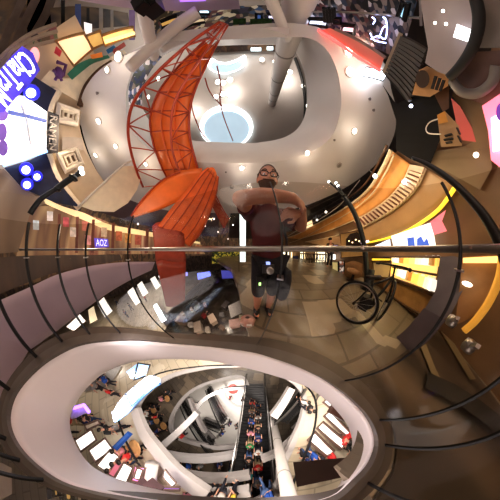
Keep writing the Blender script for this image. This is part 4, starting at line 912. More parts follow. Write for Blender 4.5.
# ================================================================== STREET LAMPS
def street_lamp(pts, rad, globes, label, bands=()):
    t = thing('street_lamp', label, 'street lamp', pts[0])
    MB().tube([V(q) for q in crom([tuple(p) for p in pts], 16)], rad, 10).build('pole', M('lamp_iron', (.03, .035, .04), .4, .5), t, True)
    a = pts[-1]; MB().lathe(a - V((0, 0, .05)), [(rad*1.3, 0), (rad*1.7, .03), (rad*1.1, .07)], 12).build('capital', M('lamp_iron', (.03, .035, .04)), t)
    for g in globes:
        ar_ = MB().tube([a, g - V((0, 0, .03))], rad*.5, 6).build('arm', M('lamp_iron', (.03, .035, .04)), t)
        MB().ball(g, .052, 12).build('globe', E('globe', (1, .94, .84), 4), ar_, True)
    return t
b0 = zf(366, 289)
hh = math.hypot(b0.x, b0.y)
fl_ = D(hh)
lr = street_lamp([b0, fl_(366,262), fl_(363,240), fl_(356,217), fl_(344,196)], .075, [fl_(338,186)-V((.3, 0, .25))*0, fl_(329,182), fl_(336,183)], 'tall black street lamp with white globes beside the bicycle')
MB().lathe(b0, [(.16, 0), (.16, .12), (.1, .2), (.09, .5), (.08, .52)], 12).build('base', M('lamp_iron', (.03, .035, .04)), lr, True)
MB().tube([fl_(361,243.5), fl_(369,241)], .03, 8).build('lit_band', E('pink_white_band', (1, .8, .95), 2), lr)
f4 = D(3.7)
street_lamp([f4(30,214), f4(40,200), f4(48,194), f4(58,188)], .04, [], 'thin black arm at the left under the lower cream window')
street_lamp([f4(57,189), f4(66,182), f4(74,177)], .058, [f4(81,169), f4(82,173)], 'short black lamp head with glaring globes at the left')
# ================================================================== LOWER LEVELS
def band(pts, z, w, t, name, label, mat=BANDW, cat='balustrade', n=30, closed=False):
    q = S(pts, Z(z), n, closed); rows = [[], [], [], []]
    for i, p in enumerate(q):
        a = q[i-1] if (closed or i) else p; b = q[(i+1) % n] if (closed or i < n-1) else p
        d = (b-a); d.z = 0; d.normalize(); s = V((-d.y, d.x, 0))*w/2
        rows[0].append(p - s); rows[1].append(p + s); rows[2].append(p + s - V((0, 0, t))); rows[3].append(p - s - V((0, 0, t)))
    rows.append(rows[0]); return tag(MB().grid(rows, closed).build(name, mat, None, False), label, cat)
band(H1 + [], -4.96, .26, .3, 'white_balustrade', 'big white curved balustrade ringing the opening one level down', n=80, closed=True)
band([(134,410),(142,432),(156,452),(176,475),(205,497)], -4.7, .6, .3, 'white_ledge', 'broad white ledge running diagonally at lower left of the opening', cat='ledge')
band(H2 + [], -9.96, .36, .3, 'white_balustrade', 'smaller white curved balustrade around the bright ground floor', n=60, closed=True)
band([(247,388),(225,390),(206,398),(194,412),(190,428)], -13, .5, .8, 'white_balustrade', 'inner white curved balustrade next to the bright ground floor')
band([(226,385),(226,396),(235,405),(245,407)], -15.9, .4, .3, 'white_balustrade', 'short white curved kerb around the red floor disc')
def floor_beam(a, b, z, w, h, name, label, mat=BANDW, cat='beam'):
    return tag(MB().beam(Z(z)(*a), Z(z)(*b), w, h).build(name, mat), label, cat)
floor_beam((150,449), (250,449), -8.6, .5, .5, 'white_beam', 'long white beam lying level below the bright ground floor')
floor_beam((160,448), (198,412), -8.4, .5, .5, 'white_beam', 'white slanting beam left of the dark escalators')
floor_beam((178,472), (250,474), -6.2, .35, .4, 'white_beam', 'white level beam near the bottom, upper of two')
floor_beam((196,492), (250,490), -5.2, .3, .4, 'white_beam', 'white level beam at the bottom, lower of two')
floor_beam((190,398), (214,446), -10.5, .35, .6, 'white_beam', 'white slanting truss side along the long dark escalator')
def escalator(a, b, z0, z1, w, label, nst=26, rails=STEEL):
    A, B = Z(z0)(*a), Z(z1)(*b); t = thing('escalator', label, 'escalator', A)
    d = (B-A); h = V((d.x, d.y, 0)).normalized(); s = V((-h.y, h.x, 0))
    mb = MB()
    for i in range(nst):
        p = A.lerp(B, (i+.5)/nst); mb.box(p, (w, d.length/nst*1.0, .22), Matrix((s, h, V((0, 0, 1)))).transposed())
    mb.build('steps', M('escalator_steps', (.035, .034, .036), .4, .3), t)
    for k in (-1, 1):
        o = s*k*(w/2+.12)
        MB().beam(A+o-V((0, 0, .1)), B+o-V((0, 0, .1)), .10, .5).build('skirt', M('escalator_skirt', (.16, .15, .15), .3, .6), t)
        sg = MB().beam(A+o+V((0, 0, .55)), B+o+V((0, 0, .55)), .03, .7).build('side_glass', glass_mat('escalator_glass', (.75, .76, .76)), t)
        MB().tube([A+o+V((0, 0, .95)), B+o+V((0, 0, .95))], .07, 6).build('handrail', rails, sg)
    return t, A, B, s
ESC, eA, eB, eS = escalator((255,374), (250,506), -10.5, -7.2, 2.2, 'long dark escalator full of people running down the middle of the opening', 40)
escalator((280,420), (307,388), -6.8, -5.2, .9, 'short dark escalator with silver rails right of the white column', 18)
escalator((183,399), (213,444), -14, -10, .8, 'dark escalator crossing left of the bright ground floor', 22, DARKSTEEL)
escalator((209,388), (225,421), -15.6, -11.8, .8, 'thin dark escalator over the bright white ground floor', 22, DARKSTEEL)
escalator((206,421), (219,426), -15.6, -14, .8, 'short dark escalator at the lower edge of the white floor', 10, DARKSTEEL)
rd = Z(-15.9)(233, 389); tag(MB().lathe(rd, [(1.0, 0), (.97, .05), (.95, .04)], 24).build('red_disc', M('red_disc', (.7, .05, .04), .4)), 'round red disc on the white ground floor', 'floor sign')
floor_beam((273,416), (291,388), -4.6, .42, .4, 'white_beam', 'white slanting beam right of the escalator head')
band([(306,412),(302,428),(291,443),(276,455),(262,461)], -6.0, .28, .4, 'white_balustrade', 'white curved balustrade right of the white column')
tag(quad((293,462), (352,457), (358,474), (297,487), D(1.9), .12, 6).build('brown_beam', M('brown_beam', (.06, .027, .022), .45)), 'dark brown beam spanning the opening at the lower right', 'beam')
tag(quad((277,466), (284,464), (286,485), (278,486), Z(-4.6), .3).build('brown_block', M('brown_beam', (.06, .027, .022))), 'small dark brown block left of the white column', 'block')
# lit ceiling kiosk below left
ki = thing('lit_canopy', 'long glowing blue white canopy of square lights below at the left', 'canopy', Z(-2.6)(138, 395))
KT, KB = [(113,412),(122,398),(135,386),(150,376),(160,379)], [(115,420),(128,411),(140,399),(152,388),(160,383)]
strip(KT, KB, Z(-2.6), None, 24, 3, .12).build('light_surface', E('canopy_light', (.78, .87, 1), 2.4), ki)
a, b = crom(KT, 25), crom(KB, 25)
for i in range(0, 25, 4): MB().tube([Z(-2.55)(*a[i]), Z(-2.55)(*b[i])], .05, 5).build('divider', M('canopy_bar', (.35, .45, .7), .4), ki)
MB().tube(S(KB, Z(-2.55), 20), .07, 6).build('edge_bar', M('blue_edge', (.08, .2, .5), .4, 0, .3), ki)
k2 = thing('lit_kiosk', 'boxy blue white kiosk at the top left inside the opening', 'kiosk', Z(-4)(134, 369))
shape([(126,372),(138,363),(150,365),(146,376),(134,380)], Z(-3.2), .4).build('roof', E('kiosk_roof', (.35, .55, .85), .8), k2)
shape([(128,373),(134,369),(136,375),(131,379)], Z(-3.0), .1).build('lamp', E('kiosk_lamp', (.8, .9, 1), 3), k2); MB().tube([Z(-3.0)(*q) for q in ((138,363),(150,365),(146,376),(134,380))], .05, 5, True).build('frame', DARKSTEEL, k2)
k3 = thing('kiosk', 'white kiosk with violet glowing edge at the left side of the opening', 'kiosk', Z(-4)(80, 410))
shape([(70,410),(84,406),(88,412),(76,418),(71,419)], Z(-3.6), .5).build('counter', M('kiosk_white', (.62, .56, .66), .4), k3); MB().tube([Z(-3.5)(*q) for q in ((70,409),(84,405),(89,412))], .07, 6).build('violet_strip', E('violet_strip', (.35, .15, 1), 3), k3)
k4 = thing('blue_stall', 'long dark blue stall below the lit canopy', 'stall', Z(-4.5)(123, 444))
shape([(112,447),(128,431),(133,434),(117,451)], Z(-4.0), .8).build('counter', M('blue_stall', (.02, .07, .28), .4), k4); shape([(114,446),(127,433),(129,435),(116,448)], Z(-3.95), .03).build('top', M('blue_stall_top', (.05, .12, .38), .3), k4)
k5 = thing('grey_hall_floor', 'grey paved area at the upper left inside the opening', 'paving', Z(-4.95)(105, 380)); shape([(84,392),(92,380),(112,368),(122,366),(116,376),(108,386),(96,389)], Z(-4.96), .02).build('paving', M('grey_paving', (.22, .19, .18), .4), k5)
SHOPW = E('shop_white', (1, .93, .85), 1.15, .2, 1.5)
shop_l = [([(78,440),(90,432),(94,440),(82,449)], SHOPW, 'white lit shop front lowest at the left of the opening'), ([(92,450),(104,441),(110,449),(97,459)], SHOPW, 'white lit shop front second along the left curve'),
          ([(100,464),(110,452),(117,458),(108,470)], SHOPW, 'white lit shop front third along the left curve'), ([(110,472),(117,461),(122,464),(115,476)], E('plum_shop', (.5, .15, .2), .6), 'dark pink narrow shop front along the left curve'),
          ([(116,477),(124,465),(131,469),(126,481)], SHOPW, 'white lit shop front beside the magenta screen'), ([(132,480),(135,466),(145,468),(142,483)], E('magenta_screen', (1, .25, .6), 1.8), 'magenta bordered glowing screen at the bottom left'),
          ([(134,478),(137,468),(143,470),(140,480)], E('pink_core', (1, .75, .8), 2.0), 'pale pink picture inside the magenta screen'),
          ([(163,477),(165,470),(176,483),(172,487)], E('cool_white', (.85, .85, 1), 1.8), 'white lit shop front right of the upright strut below'), ([(142,483),(180,487),(180,490),(142,486)], E('violet_line', (.40, .18, .85), 1.0), 'violet lit line along the bottom left'),
          ([(85,425),(98,420),(100,424),(87,430)], M('pale_counter', (.75, .66, .55), .4), 'pale counter on the tan lower floor')]
for k, (px, m, lab) in enumerate(shop_l):
    z = -4.2 if k != 6 else -4.1
    gx, gy = sum(p[0] for p in px)/4, sum(p[1] for p in px)/4; e_ = 1.3 if k < 5 else 1.0; px = [(gx + (p[0]-gx)*e_, gy + (p[1]-gy)*e_) for p in px]
    q = [Z(z)(*p) for p in px]
    t = thing('shop_display' if 'screen' not in lab else 'lit_screen', lab, 'shop front' if 'screen' not in lab else 'screen', q[0])
    MB().poly(q, .12, V((0, 0, 4)), px).build('display', m, t); MB().tube(q, .05, 5, True).build('frame', M('brown_frame', (.18, .12, .1), .4), t)
tag(MB().tube([Z(-4.4)(*q) for q in ((152,464),(150,476),(149,490),(148,502))], .26, 12).build('column', WHITE, None, True), 'white column below at the bottom left by the magenta screen', 'column')
for x, lab in ((141,'black box left of the lower white column'), (151,'black box on the lower white column')):
    p = Z(-3.4)(x, 492); t = thing('loudspeaker', lab, 'speaker', p); MB().box(p, (.45, .45, .45)).build('body', M('dark_brown_box', (.06, .035, .04), .5), t); MB().box(p + V((0, 0, .24)), (.35, .35, .03)).build('grille', BLACK, t)
for k, px in enumerate(([(323,402),(331,397),(346,411),(342,417)], [(324,416),(330,411),(350,432),(348,438)], [(317,428),(323,422),(346,441),(341,449)], [(308,440),(315,432),(334,451),(326,456)])):
    q = [Z(-4.4)(*p) for p in px]; lab = ['white lit shop window topmost of the right curve below', 'white lit shop window with red goods, second on the right curve below', 'white lit shop window third on the right curve below', 'cream lit shop window lowest on the right curve below'][k]
    t = thing('shop_display', lab, 'shop front', q[0]); MB().poly(q, .12, V((0, 0, 4)), px).build('display', SHOPW, t); MB().tube(q, .07, 5, True).build('frame', M('brown_frame', (.18, .12, .1), .4), t)
tag(MB().beam(Z(-4.2)(331, 408), Z(-4.2)(347, 417), .5, .3).build('brown_awning', M('brown_beam', (.06, .027, .022))), 'brown slanting awning between two white shop windows below right', 'awning')
for k, px in enumerate(([(66,327),(80,314),(86,321),(74,331)], [(97,303),(104,297),(113,311),(105,318)], [(88,310),(94,306),(98,320),(90,324)], [(127,292),(133,287),(142,301),(136,306)], [(137,285),(142,281),(149,293),(143,297)], [(150,279),(155,276),(161,286),(156,290)], [(158,276),(163,273),(168,281),(163,284)], [(153,306),(157,303),(167,320),(162,323)])):
    m = SHOPW if k not in (2, 7) else E('cream_win', (.85, .72, .5), .8) if k == 2 else E('cyan_win', (.6, .85, 1), 1.6)
    lab = ['white lit shop window at the left, lowest below the lavender slab', 'white lit shop window second below the lavender slab', 'cream lit shop window between two white ones', 'white lit shop window first left of the red pylon foot', 'white lit shop window second left of the red pylon foot', 'white lit shop window beside the red pylon foot, larger', 'white lit shop window touching the red pylon', 'pale cyan lit strip below the red pylon foot'][k]
    booth(px, Z(-3.6), m, 'shop_display', lab, 'shop front', M('brown_frame', (.18, .12, .1), .4))
tag(MB().box(Z(-4.6)(165, 318), (1.6, 1.0, .8)).build('grey_stall', M('grey_stall', (.2, .18, .17), .5)), 'grey stall on the level below in front of the pylon foot', 'stall')
for k, (x, y, c) in enumerate([(182,321,(.2,.14,.10)), (196,306,(.12,.11,.11)), (213,320,(.34,.26,.2)), (235,324,(.24,.14,.12)), (226,306,(.06,.05,.05)), (199,328,(.27,.22,.18))]):
    p = Z(-4.5)(x, y); t = thing('market_stall', ['tan stall at the left end of the dim lower hall', 'grey stall behind the tan one', 'pale stall in the middle of the dim lower hall', 'pinkish stall left of the man\'s legs', 'black stall behind the pale one', 'cream stall nearest the base channel'][k], 'stall', p)
    MB().box(p, (1.0, .7, .8), Matrix.Rotation(.5+k, 3, 'Z')).build('counter', M('stall%d' % k, c, .5), t); MB().box(p + V((0, 0, .45)), (1.15, .8, .06), Matrix.Rotation(.5+k, 3, 'Z')).build('top', M('stall_top%d' % k, tuple(min(1, v*1.25) for v in c), .4), t)
tag(quad((228,306), (240,300), (244,312), (231,318), Z(-3.5), .1).build('grey_ramp', M('grey_ramp', (.28, .26, .25), .4)), 'grey slanting ramp in the hall left of the man', 'ramp')

for k, (x0, x1, y0, y1) in enumerate(((50,60,480,497),(62,73,485,501),(84,96,488,504),(98,110,490,504),(112,124,492,504))):
    booth([(x0,y0),(x1,y0+1),(x1+1,y1),(x0+1,y1)], D(2.6), M('gold_window', (.62, .42, .14), .4, 0, .45, .3, 6), 'lit_window', ['gold lit shop window in the bottom left corner', 'gold lit shop window second along the bottom edge', 'gold lit shop window third along the bottom edge', 'gold lit shop window fourth along the bottom edge', 'gold lit shop window fifth along the bottom edge'][k], 'window display')
tag(quad((0,462), (12,468), (12,494), (0,500), D(3.2), .05).build('white_board', M('milky_board', (.5, .46, .48), .4)), 'milky white board in the bottom left corner', 'board')

tag(shape([(-6,168),(4,169),(22,188),(40,198),(30,214),(18,252),(-6,254)], D(5.0), .05).build('brown_reflection', streak('painted_brown_reflection', [(.16, .11, .08), (.26, .18, .13), (.34, .26, .2), (.2, .13, .09)], 1.2, (1, 1, .3), .15)), 'brown reflections painted on a panel at the left edge under the blue white spotlights', 'wall')  # brown reflections painted onto an added panel
for k, (x, y, c, nm) in enumerate(((50,216,(.7,.62,.6),'white'), (66,222,(.5,.1,.12),'red'), (73,232,(.7,.6,.55),'cream'), (85,226,(.6,.2,.15),'coral'), (88,240,(.75,.35,.35),'pink'), (104,232,(.65,.5,.35),'tan'), (119,236,(.55,.16,.08),'rust'), (128,238,(.6,.3,.1),'orange'), (138,240,(.45,.12,.08),'brick red'), (36,225,(.55,.6,.65),'pale blue'))):
    q = shape([(x-3,y-5),(x+3,y-4.4),(x+3,y+5),(x-3,y+4.6)], D(5.0), .06).build('poster', M('poster_%d' % k, c, .5, 0, .3, .3, 9)); tag(q, nm + ' goods poster in the row of warm lit shops seen through the glass', 'poster', 'posters in the warm lit shops')

tag(strip([(-8,335),(10,340),(30,348)], [(-8,478),(0,440),(6,392)], D(3.6), None, 14, 6, .05).build('slab_end', LAV), 'slab end tinted lavender by light, low at the left edge outside the glass', 'slab')

for k, (x, y, c) in enumerate(((183,315,'tan'), (191,325,'white'), (204,316,'dark red'), (208,330,'pale'), (222,328,'brown'), (222,315,'grey'), (189,311,'black'), (241,318,'cream'), (205,305,'rust'))):
    col_ = {'tan': (.3, .2, .12), 'white': (.55, .5, .46), 'dark red': (.25, .03, .03), 'pale': (.42, .36, .3), 'brown': (.14, .08, .05), 'grey': (.2, .19, .19), 'black': (.03, .03, .03), 'cream': (.5, .42, .3), 'rust': (.3, .1, .04)}[c]
    p = Z(-4.7)(x, y); t = thing('goods_crate', c + ' goods crate among the stalls in the dim hall left of the man', 'crate', p, 'crates among the hall stalls'); R_ = Matrix.Rotation(k*.7, 3, 'Z')
    MB().box(p, (.55, .4, .5), R_).build('crate', M('crate_' + c.replace(' ', '_'), col_, .6), t); MB().box(p + V((0, 0, .28)), (.6, .45, .05), R_).build('lid', M('crate_lid_' + c.replace(' ', '_'), tuple(v*.7 for v in col_), .6), t)
# ================================================================== PEOPLE
def skin_mesh(nodes, edges, root=0, sub=2):
    """one continuous limb-and-trunk surface grown round a skeleton of joints"""
    me = bpy.data.meshes.new('skeleton'); me.from_pydata([n[0] for n in nodes], edges, [])
    o = bpy.data.objects.new('skeleton', me); C.objects.link(o)
    md = o.modifiers.new('skin', 'SKIN'); md.use_smooth_shade = True
    for i, n in enumerate(nodes):
        sv_ = me.skin_vertices[0].data[i]; r = n[1]; sv_.radius = r if isinstance(r, tuple) else (r, r); sv_.use_root = (i == root)
    s_ = o.modifiers.new('sub', 'SUBSURF'); s_.levels = sub; s_.render_levels = sub
    out = bpy.data.meshes.new_from_object(o.evaluated_get(bpy.context.evaluated_depsgraph_get()))
    bpy.data.objects.remove(o); return out
def mesh_obj(name, me, mat, parent):
    me.name = name; me.materials.clear(); me.materials.append(mat)
    for p in me.polygons: p.use_smooth = True
    o = bpy.data.objects.new(name, me); C.objects.link(o); o.parent = parent; return o
def walker(stride, armswing, bend=0.0):
    s, a = stride, armswing
    N_ = {'pel': ((0, 0, .93), (.15, .11)), 'chest': ((0, .03+bend*.3, 1.28), (.17, .12)), 'neck': ((0, .05+bend*.5, 1.47), .055), 'head': ((0, .08+bend*.6, 1.58), .085), 'crown': ((0, .08+bend*.6, 1.69), .085),
          'hl': ((-.10, 0, .88), .085), 'kl': ((-.10, s*.5+.03, .49), .06), 'al': ((-.10, s*.9-.05, .09), .042), 'tl': ((-.10, s*.9+.12, .04), .035),
          'hr': ((.10, 0, .88), .085), 'kr': ((.10, -s*.3+.03, .49), .06), 'ar': ((.10, -s*.9-.05, .09), .042), 'tr': ((.10, -s*.9+.12, .04), .035),
          'sl': ((-.19, .03+bend*.3, 1.40), .062), 'el': ((-.25, -a*.4, 1.12), .045), 'wl': ((-.25, -a*.4+.18, .92), .034), 'fl': ((-.25, -a*.4+.24, .84), .03),
          'sr': ((.19, .03+bend*.3, 1.40), .062), 'er': ((.25, a*.4, 1.12), .045), 'wr': ((.25, a*.4+.2, .95), .034), 'fr': ((.25, a*.4+.27, .88), .03)}
    E_ = [('pel','chest'),('chest','neck'),('neck','head'),('head','crown'),('pel','hl'),('hl','kl'),('kl','al'),('al','tl'),('pel','hr'),('hr','kr'),('kr','ar'),('ar','tr'),('chest','sl'),('sl','el'),('el','wl'),('wl','fl'),('chest','sr'),('sr','er'),('er','wr'),('wr','fr')]
    def sub(keys, grow):
        ks = [k for k in keys]; ix = {k: i for i, k in enumerate(ks)}
        ed = [(ix[a], ix[b]) for a, b in E_ if a in ix and b in ix]
        nd = []
        for k in ks:
            p, r = N_[k]; r = r if isinstance(r, tuple) else (r, r); nd.append((p, tuple(q+grow for q in r)))
        return skin_mesh(nd, ed, 0, 1)
    return (sub(list(N_), 0), sub(['chest', 'pel', 'sl', 'el', 'sr', 'er'], .022), sub(['pel', 'hl', 'kl', 'al', 'hr', 'kr', 'ar'], .018), N_['crown'][0])
WALK = [walker(.26, .4), walker(.05, .1), walker(.12, -.3, .2)]
hairm = bpy.data.meshes.new('hair'); hb = MB().ball((0, 0, 0), .115, 10, (1, 1.1, .85)); hairm.from_pydata([tuple(v) for v in hb.v], [], hb.f)
for p in hairm.polygons: p.use_smooth = True
HAIR = M('black_hair', (.02, .015, .012), .5); hairm.materials.append(HAIR)
shirts = {'black': (.02, .02, .022), 'white': (.75, .73, .7), 'red': (.55, .03, .03), 'blue': (.03, .10, .42), 'grey': (.22, .21, .21), 'green': (.05, .25, .09), 'pink': (.75, .30, .38), 'yellow': (.75, .55, .08), 'navy': (.02, .03, .12), 'teal': (.03, .3, .3)}
pants = {'dark': (.02, .02, .03), 'denim': (.05, .09, .2), 'khaki': (.3, .23, .14)}
for _, sm, pm, _ in WALK:
    sm.materials.append(M('cloth_black', shirts['black'], .7)); pm.materials.append(M('trousers_dark', pants['dark'], .7))
for bm_2, _, _, _ in WALK: bm_2.materials.append(SKIN)
def person(p, rot, pose, shirt, trous, label, group=None, s=1.0):
    b, sm, pm, cr = WALK[pose]; t = thing('person', label, 'person', p, group); t.rotation_euler = (0, 0, rot); t.scale = (s, s, s)
    for nm, me, mat in (('body', b, SKIN), ('shirt', sm, M('cloth_'+shirt, shirts[shirt], .7)), ('trousers', pm, M('trousers_'+trous, pants[trous], .7)), ('hair', hairm, HAIR)):
        o = bpy.data.objects.new(nm, me); C.objects.link(o); o.parent = t
        if nm in ('shirt', 'trousers'): o.material_slots[0].link = 'OBJECT'; o.material_slots[0].material = mat
        if nm == 'hair': o.location = V(cr) + V((0, -.02, .02))
    return t
sk = list(shirts)
# on the long escalator
ec = ['red', 'black', 'grey', 'white', 'blue', 'black', 'pink', 'navy', 'green', 'white', 'black', 'red', 'teal', 'grey', 'blue', 'yellow', 'black', 'white']
eord = ['first from the top', 'second from the top', 'third from the top', 'fourth from the top', 'fifth from the top', 'sixth from the top', 'seventh from the top', 'eighth from the top', 'ninth from the top', 'ninth from the bottom', 'eighth from the bottom', 'seventh from the bottom', 'sixth from the bottom', 'fifth from the bottom', 'fourth from the bottom', 'third from the bottom', 'second from the bottom', 'last at the bottom']
for i, c in enumerate(ec):
    t = .30 + .68*i/17; p = eA.lerp(eB, t) + eS*(.28 if i % 2 else -.28) + V((0, 0, .11))
    person(p, PI + math.atan2(-(eB-eA).x, (eB-eA).y), 1, c, list(pants)[i % 3], 'person in a %s top standing on the long dark escalator, %s' % (c, eord[i]), 'riders on the long escalator')
# on the floors below: place, level, clothing, where
crowd = [(104,377,-5,'black','dark','dark clothed person near the grey paving at upper left below'), (110,381,-5,'navy','denim','person in navy beside the boxy blue kiosk below'), (117,384,-5,'blue','dark','person in blue walking toward the lit canopy'), (107,390,-5,'grey','dark','person in grey crossing the tan lower floor by the canopy'), (121,395,-5,'red','dark','person in red close to the lit canopy edge'),
         (86,424,-5,'red','khaki','person in dark red near the violet edged kiosk'), (94,419,-5,'black','dark','person in black walking across the tan lower floor'), (103,421,-5,'black','denim','second person in black ahead on the tan lower floor'), (106,425,-5,'navy','dark','person in navy following the two in black below'), (125,428,-5,'black','dark','person in black at the blue stall below'), (131,426,-5,'grey','dark','person in grey behind the blue stall below'),
         (137,446,-5,'pink','dark','person in pink near the white ledge below left'), (140,455,-5,'black','dark','person in black outside the magenta screen'), (136,459,-5,'white','denim','person in white next to the person in black by the magenta screen'), (143,450,-5,'red','dark','person in red among stalls by the white ledge'), (80,436,-5,'white','dark','person in white at the lowest left shop front'), (90,444,-5,'black','khaki','person in black outside the second left shop front'),
         (160,405,-10,'black','dark','diner in black at the upper end of the dim terrace below'), (155,412,-10,'white','dark','diner in white at the dim terrace below'), (163,415,-10,'red','dark','diner in red at the dim terrace below'), (157,421,-10,'grey','denim','diner in grey low on the dim terrace below'), (165,428,-10,'navy','dark','diner in navy at the foot of the dim terrace'), (168,398,-10,'pink','dark','diner in pink near the big white balustrade'), (175,392,-10,'black','dark','diner in black near the big white balustrade'), (188,430,-10,'red','dark','person in red between the white beams below'), 
         (175,452,-10,'black','dark','person in black under the long white beam at left'), (185,455,-10,'white','dark','person in white under the long white beam'), (196,458,-10,'blue','dark','person in blue under the long white beam'), (206,456,-10,'grey','dark','person in grey under the long white beam'), (222,456,-10,'navy','denim','person in navy under the long white beam, near its right end'), (233,462,-10,'teal','dark','person in teal right of the one in navy under the beam'),
         (198,482,-5.5,'pink','dark','person in pink near the bottom beams'), (217,483,-5.5,'red','dark','person in red near the bottom beams'), (226,480,-5.5,'white','dark','person in white near the bottom beams'), (236,481,-5.5,'yellow','dark','person in yellow near the bottom beams'),
         (228,388,-16,'red','dark','tiny person in red beside the red floor disc'), (231,396,-16,'red','dark','tiny person in red below the red floor disc'), (243,398,-16,'black','dark','tiny person in black right of the red floor disc'), (225,424,-16,'black','dark','tiny person in black at the lower white floor'), (231,420,-16,'navy','dark','tiny person in navy at the lower white floor'), (237,423,-16,'grey','dark','tiny person in grey at the lower white floor'), (224,430,-16,'blue','dark','tiny person in blue lowest on the white floor'), (199,402,-16,'white','dark','tiny person in white by the inner balustrade'),
         (301,404,-5,'black','dark','person in black at the head of the short escalator'), (297,399,-5,'white','dark','person in white at the head of the short escalator'), (304,446,-5,'blue','denim','person in blue by the curved balustrade right'), (312,452,-5,'red','dark','person in red outside the lowest right shop window'), (318,448,-5,'red','khaki','second person in red beside the lowest right shop window'), (307,456,-5,'black','dark','person in black low by the brown beam'), (299,450,-5,'navy','dark','person in navy by the curved balustrade right'), (337,427,-5,'red','dark','person in red inside the second right shop window'), (341,431,-5,'white','dark','person in white inside the second right shop window'), (331,433,-5,'red','dark','person in red inside the third right shop window'), (336,441,-5,'black','dark','person in black inside the third right shop window'), (265,478,-5,'blue','denim','person in blue beside the foot of the escalator'), (262,486,-5,'white','denim','person in white beside the foot of the escalator'), (268,488,-5,'black','dark','person in black beside the foot of the escalator'),
         (133,311,-5,'black','dark','shopper in black on the level below, seen through left glass'), (129,318,-5,'navy','dark','shopper in navy lowest behind the left glass'), (147,302,-5,'red','dark','shopper in red left of the pylon foot'), (194,313,-5,'white','khaki','person in white at the tan stall'), (210,316,-5,'black','dark','person in black between the lower hall stalls'), (182,312,-5,'grey','dark','person in grey left of the tan stall'), (118,305,-5,'grey','denim','shopper in grey below the lavender slab')]
for i, (x, y, z, c, tr_, lab) in enumerate(crowd):
    person(Z(z)(x, y), i*1.7, i % 3 if z != -16 else 0, c, tr_, lab, 'people on the levels below', .85 if z > -9 else 1.1)
person(W(1.0)(327, 276)*1.0 * 1 - V((0, 0, W(1.0)(327, 276).z)), 2.4, 1, 'black', 'dark', 'dark standing figure beside the yellow standing board', None, .95)

# ---------------------------------------------------------------- dining tables for the terrace
tb = None
for i, (x, y, z, lab) in enumerate([(158,409,-10,'dark round table upper on the dim terrace'), (161,419,-10,'dark round table middle of the dim terrace'), (168,424,-10,'dark round table at the foot of the dim terrace'), (171,398,-10,'dark round table by the big white balustrade'), (146,444,-5,'small round table beside the white ledge'), (139,450,-5,'small round table near the magenta screen')]):
    p = Z(z)(x, y)
    if tb is None:
        tb = thing('round_table', lab, 'table', (0, 0, 0), 'tables on the levels below')
        MB().lathe((0, 0, 0), [(.36, .70), (.38, .73), (.36, .75)], 16).build('top', WOOD, tb); MB().lathe((0, 0, 0), [(.25, 0), (.05, .04), (.04, .70)], 10).build('pedestal', DARKSTEEL, tb); tb.location = p
    else: dup(tb, p, lab)

# ================================================================== THE MAN AT THE GLASS
man = thing('person', 'bearded man in glasses and a maroon shirt leaning his arms on the glass', 'person', (.17, .55, 0))
HC = V((.147, .238, 1.60)); F = V((-.13, -.62, -.70)).normalized(); U = V((0, -.70, .62)); U = (U - F*U.dot(F)).normalized(); X = F.cross(U) * 1
HM = Matrix((X, F, U)).transposed()       # head frame: x across, y out of the face, z to the crown
def hp(x, y, z): return HC + HM @ V((x, y, z))
def head_mesh():
    mb = MB(); n, m = 28, 22; b = len(mb.v)
    for i in range(m+1):
        a = PI*i/m
        for k in range(n):
            q = 2*PI*k/n; x, y, z = math.sin(a)*math.cos(q), math.sin(a)*math.sin(q), math.cos(a)
            w = 1 - .22*max(0, -z)**1.3
            px, py, pz = x*.078*w, y*.098*(1-.1*max(0, -z)), z*.118
            if y > 0:                                             # face: brow, sockets, nose, mouth, chin
                g = lambda cx_, cz, s: math.exp(-(((px-cx_)/s)**2 + ((pz-cz)/s)**2))
                py += .020*g(0, -.018, .016) + .012*g(0, .005, .012) - .012*g(.031, .012, .016) - .012*g(-.031, .012, .016)
                py += .006*g(.03, .034, .018) + .006*g(-.03, .034, .018) + .008*g(0, -.058, .022) + .012*g(0, -.095, .025) + .006*g(.045, -.02, .02) + .006*g(-.045, -.02, .02)
            mb.v.append(hp(px, py, pz))
    for i in range(m):
        for k in range(n): mb.f.append([b+i*n+k, b+(i+1)*n+k, b+(i+1)*n+(k+1) % n, b+i*n+(k+1) % n])
    for s in (-1, 1): mb.ball(hp(s*.083, -.005, -.008), .03, 10, (.35, .6, 1), HM)
    return mb
SHL, SHR = V((-.035, .44, 1.37)), V((.345, .46, 1.37))
EL = V((-.065, .20, 1.30)); WR = V((.22, .155, 1.295)); HD = V((.29, .17, 1.30))
EL2 = V((.43, .33, 1.20)); WR2 = V((.33, .215, 1.27)); HD2 = V((.27, .22, 1.255))
SX = .035
SHL.x += SX; SHR.x += SX; EL2.x += SX*.6; WR2.x += SX*.6; HD2.x += SX*.3
for q_ in (EL, WR, HD, WR2, HD2): q_.z -= .022; q_.y += .012
EL.x += .012
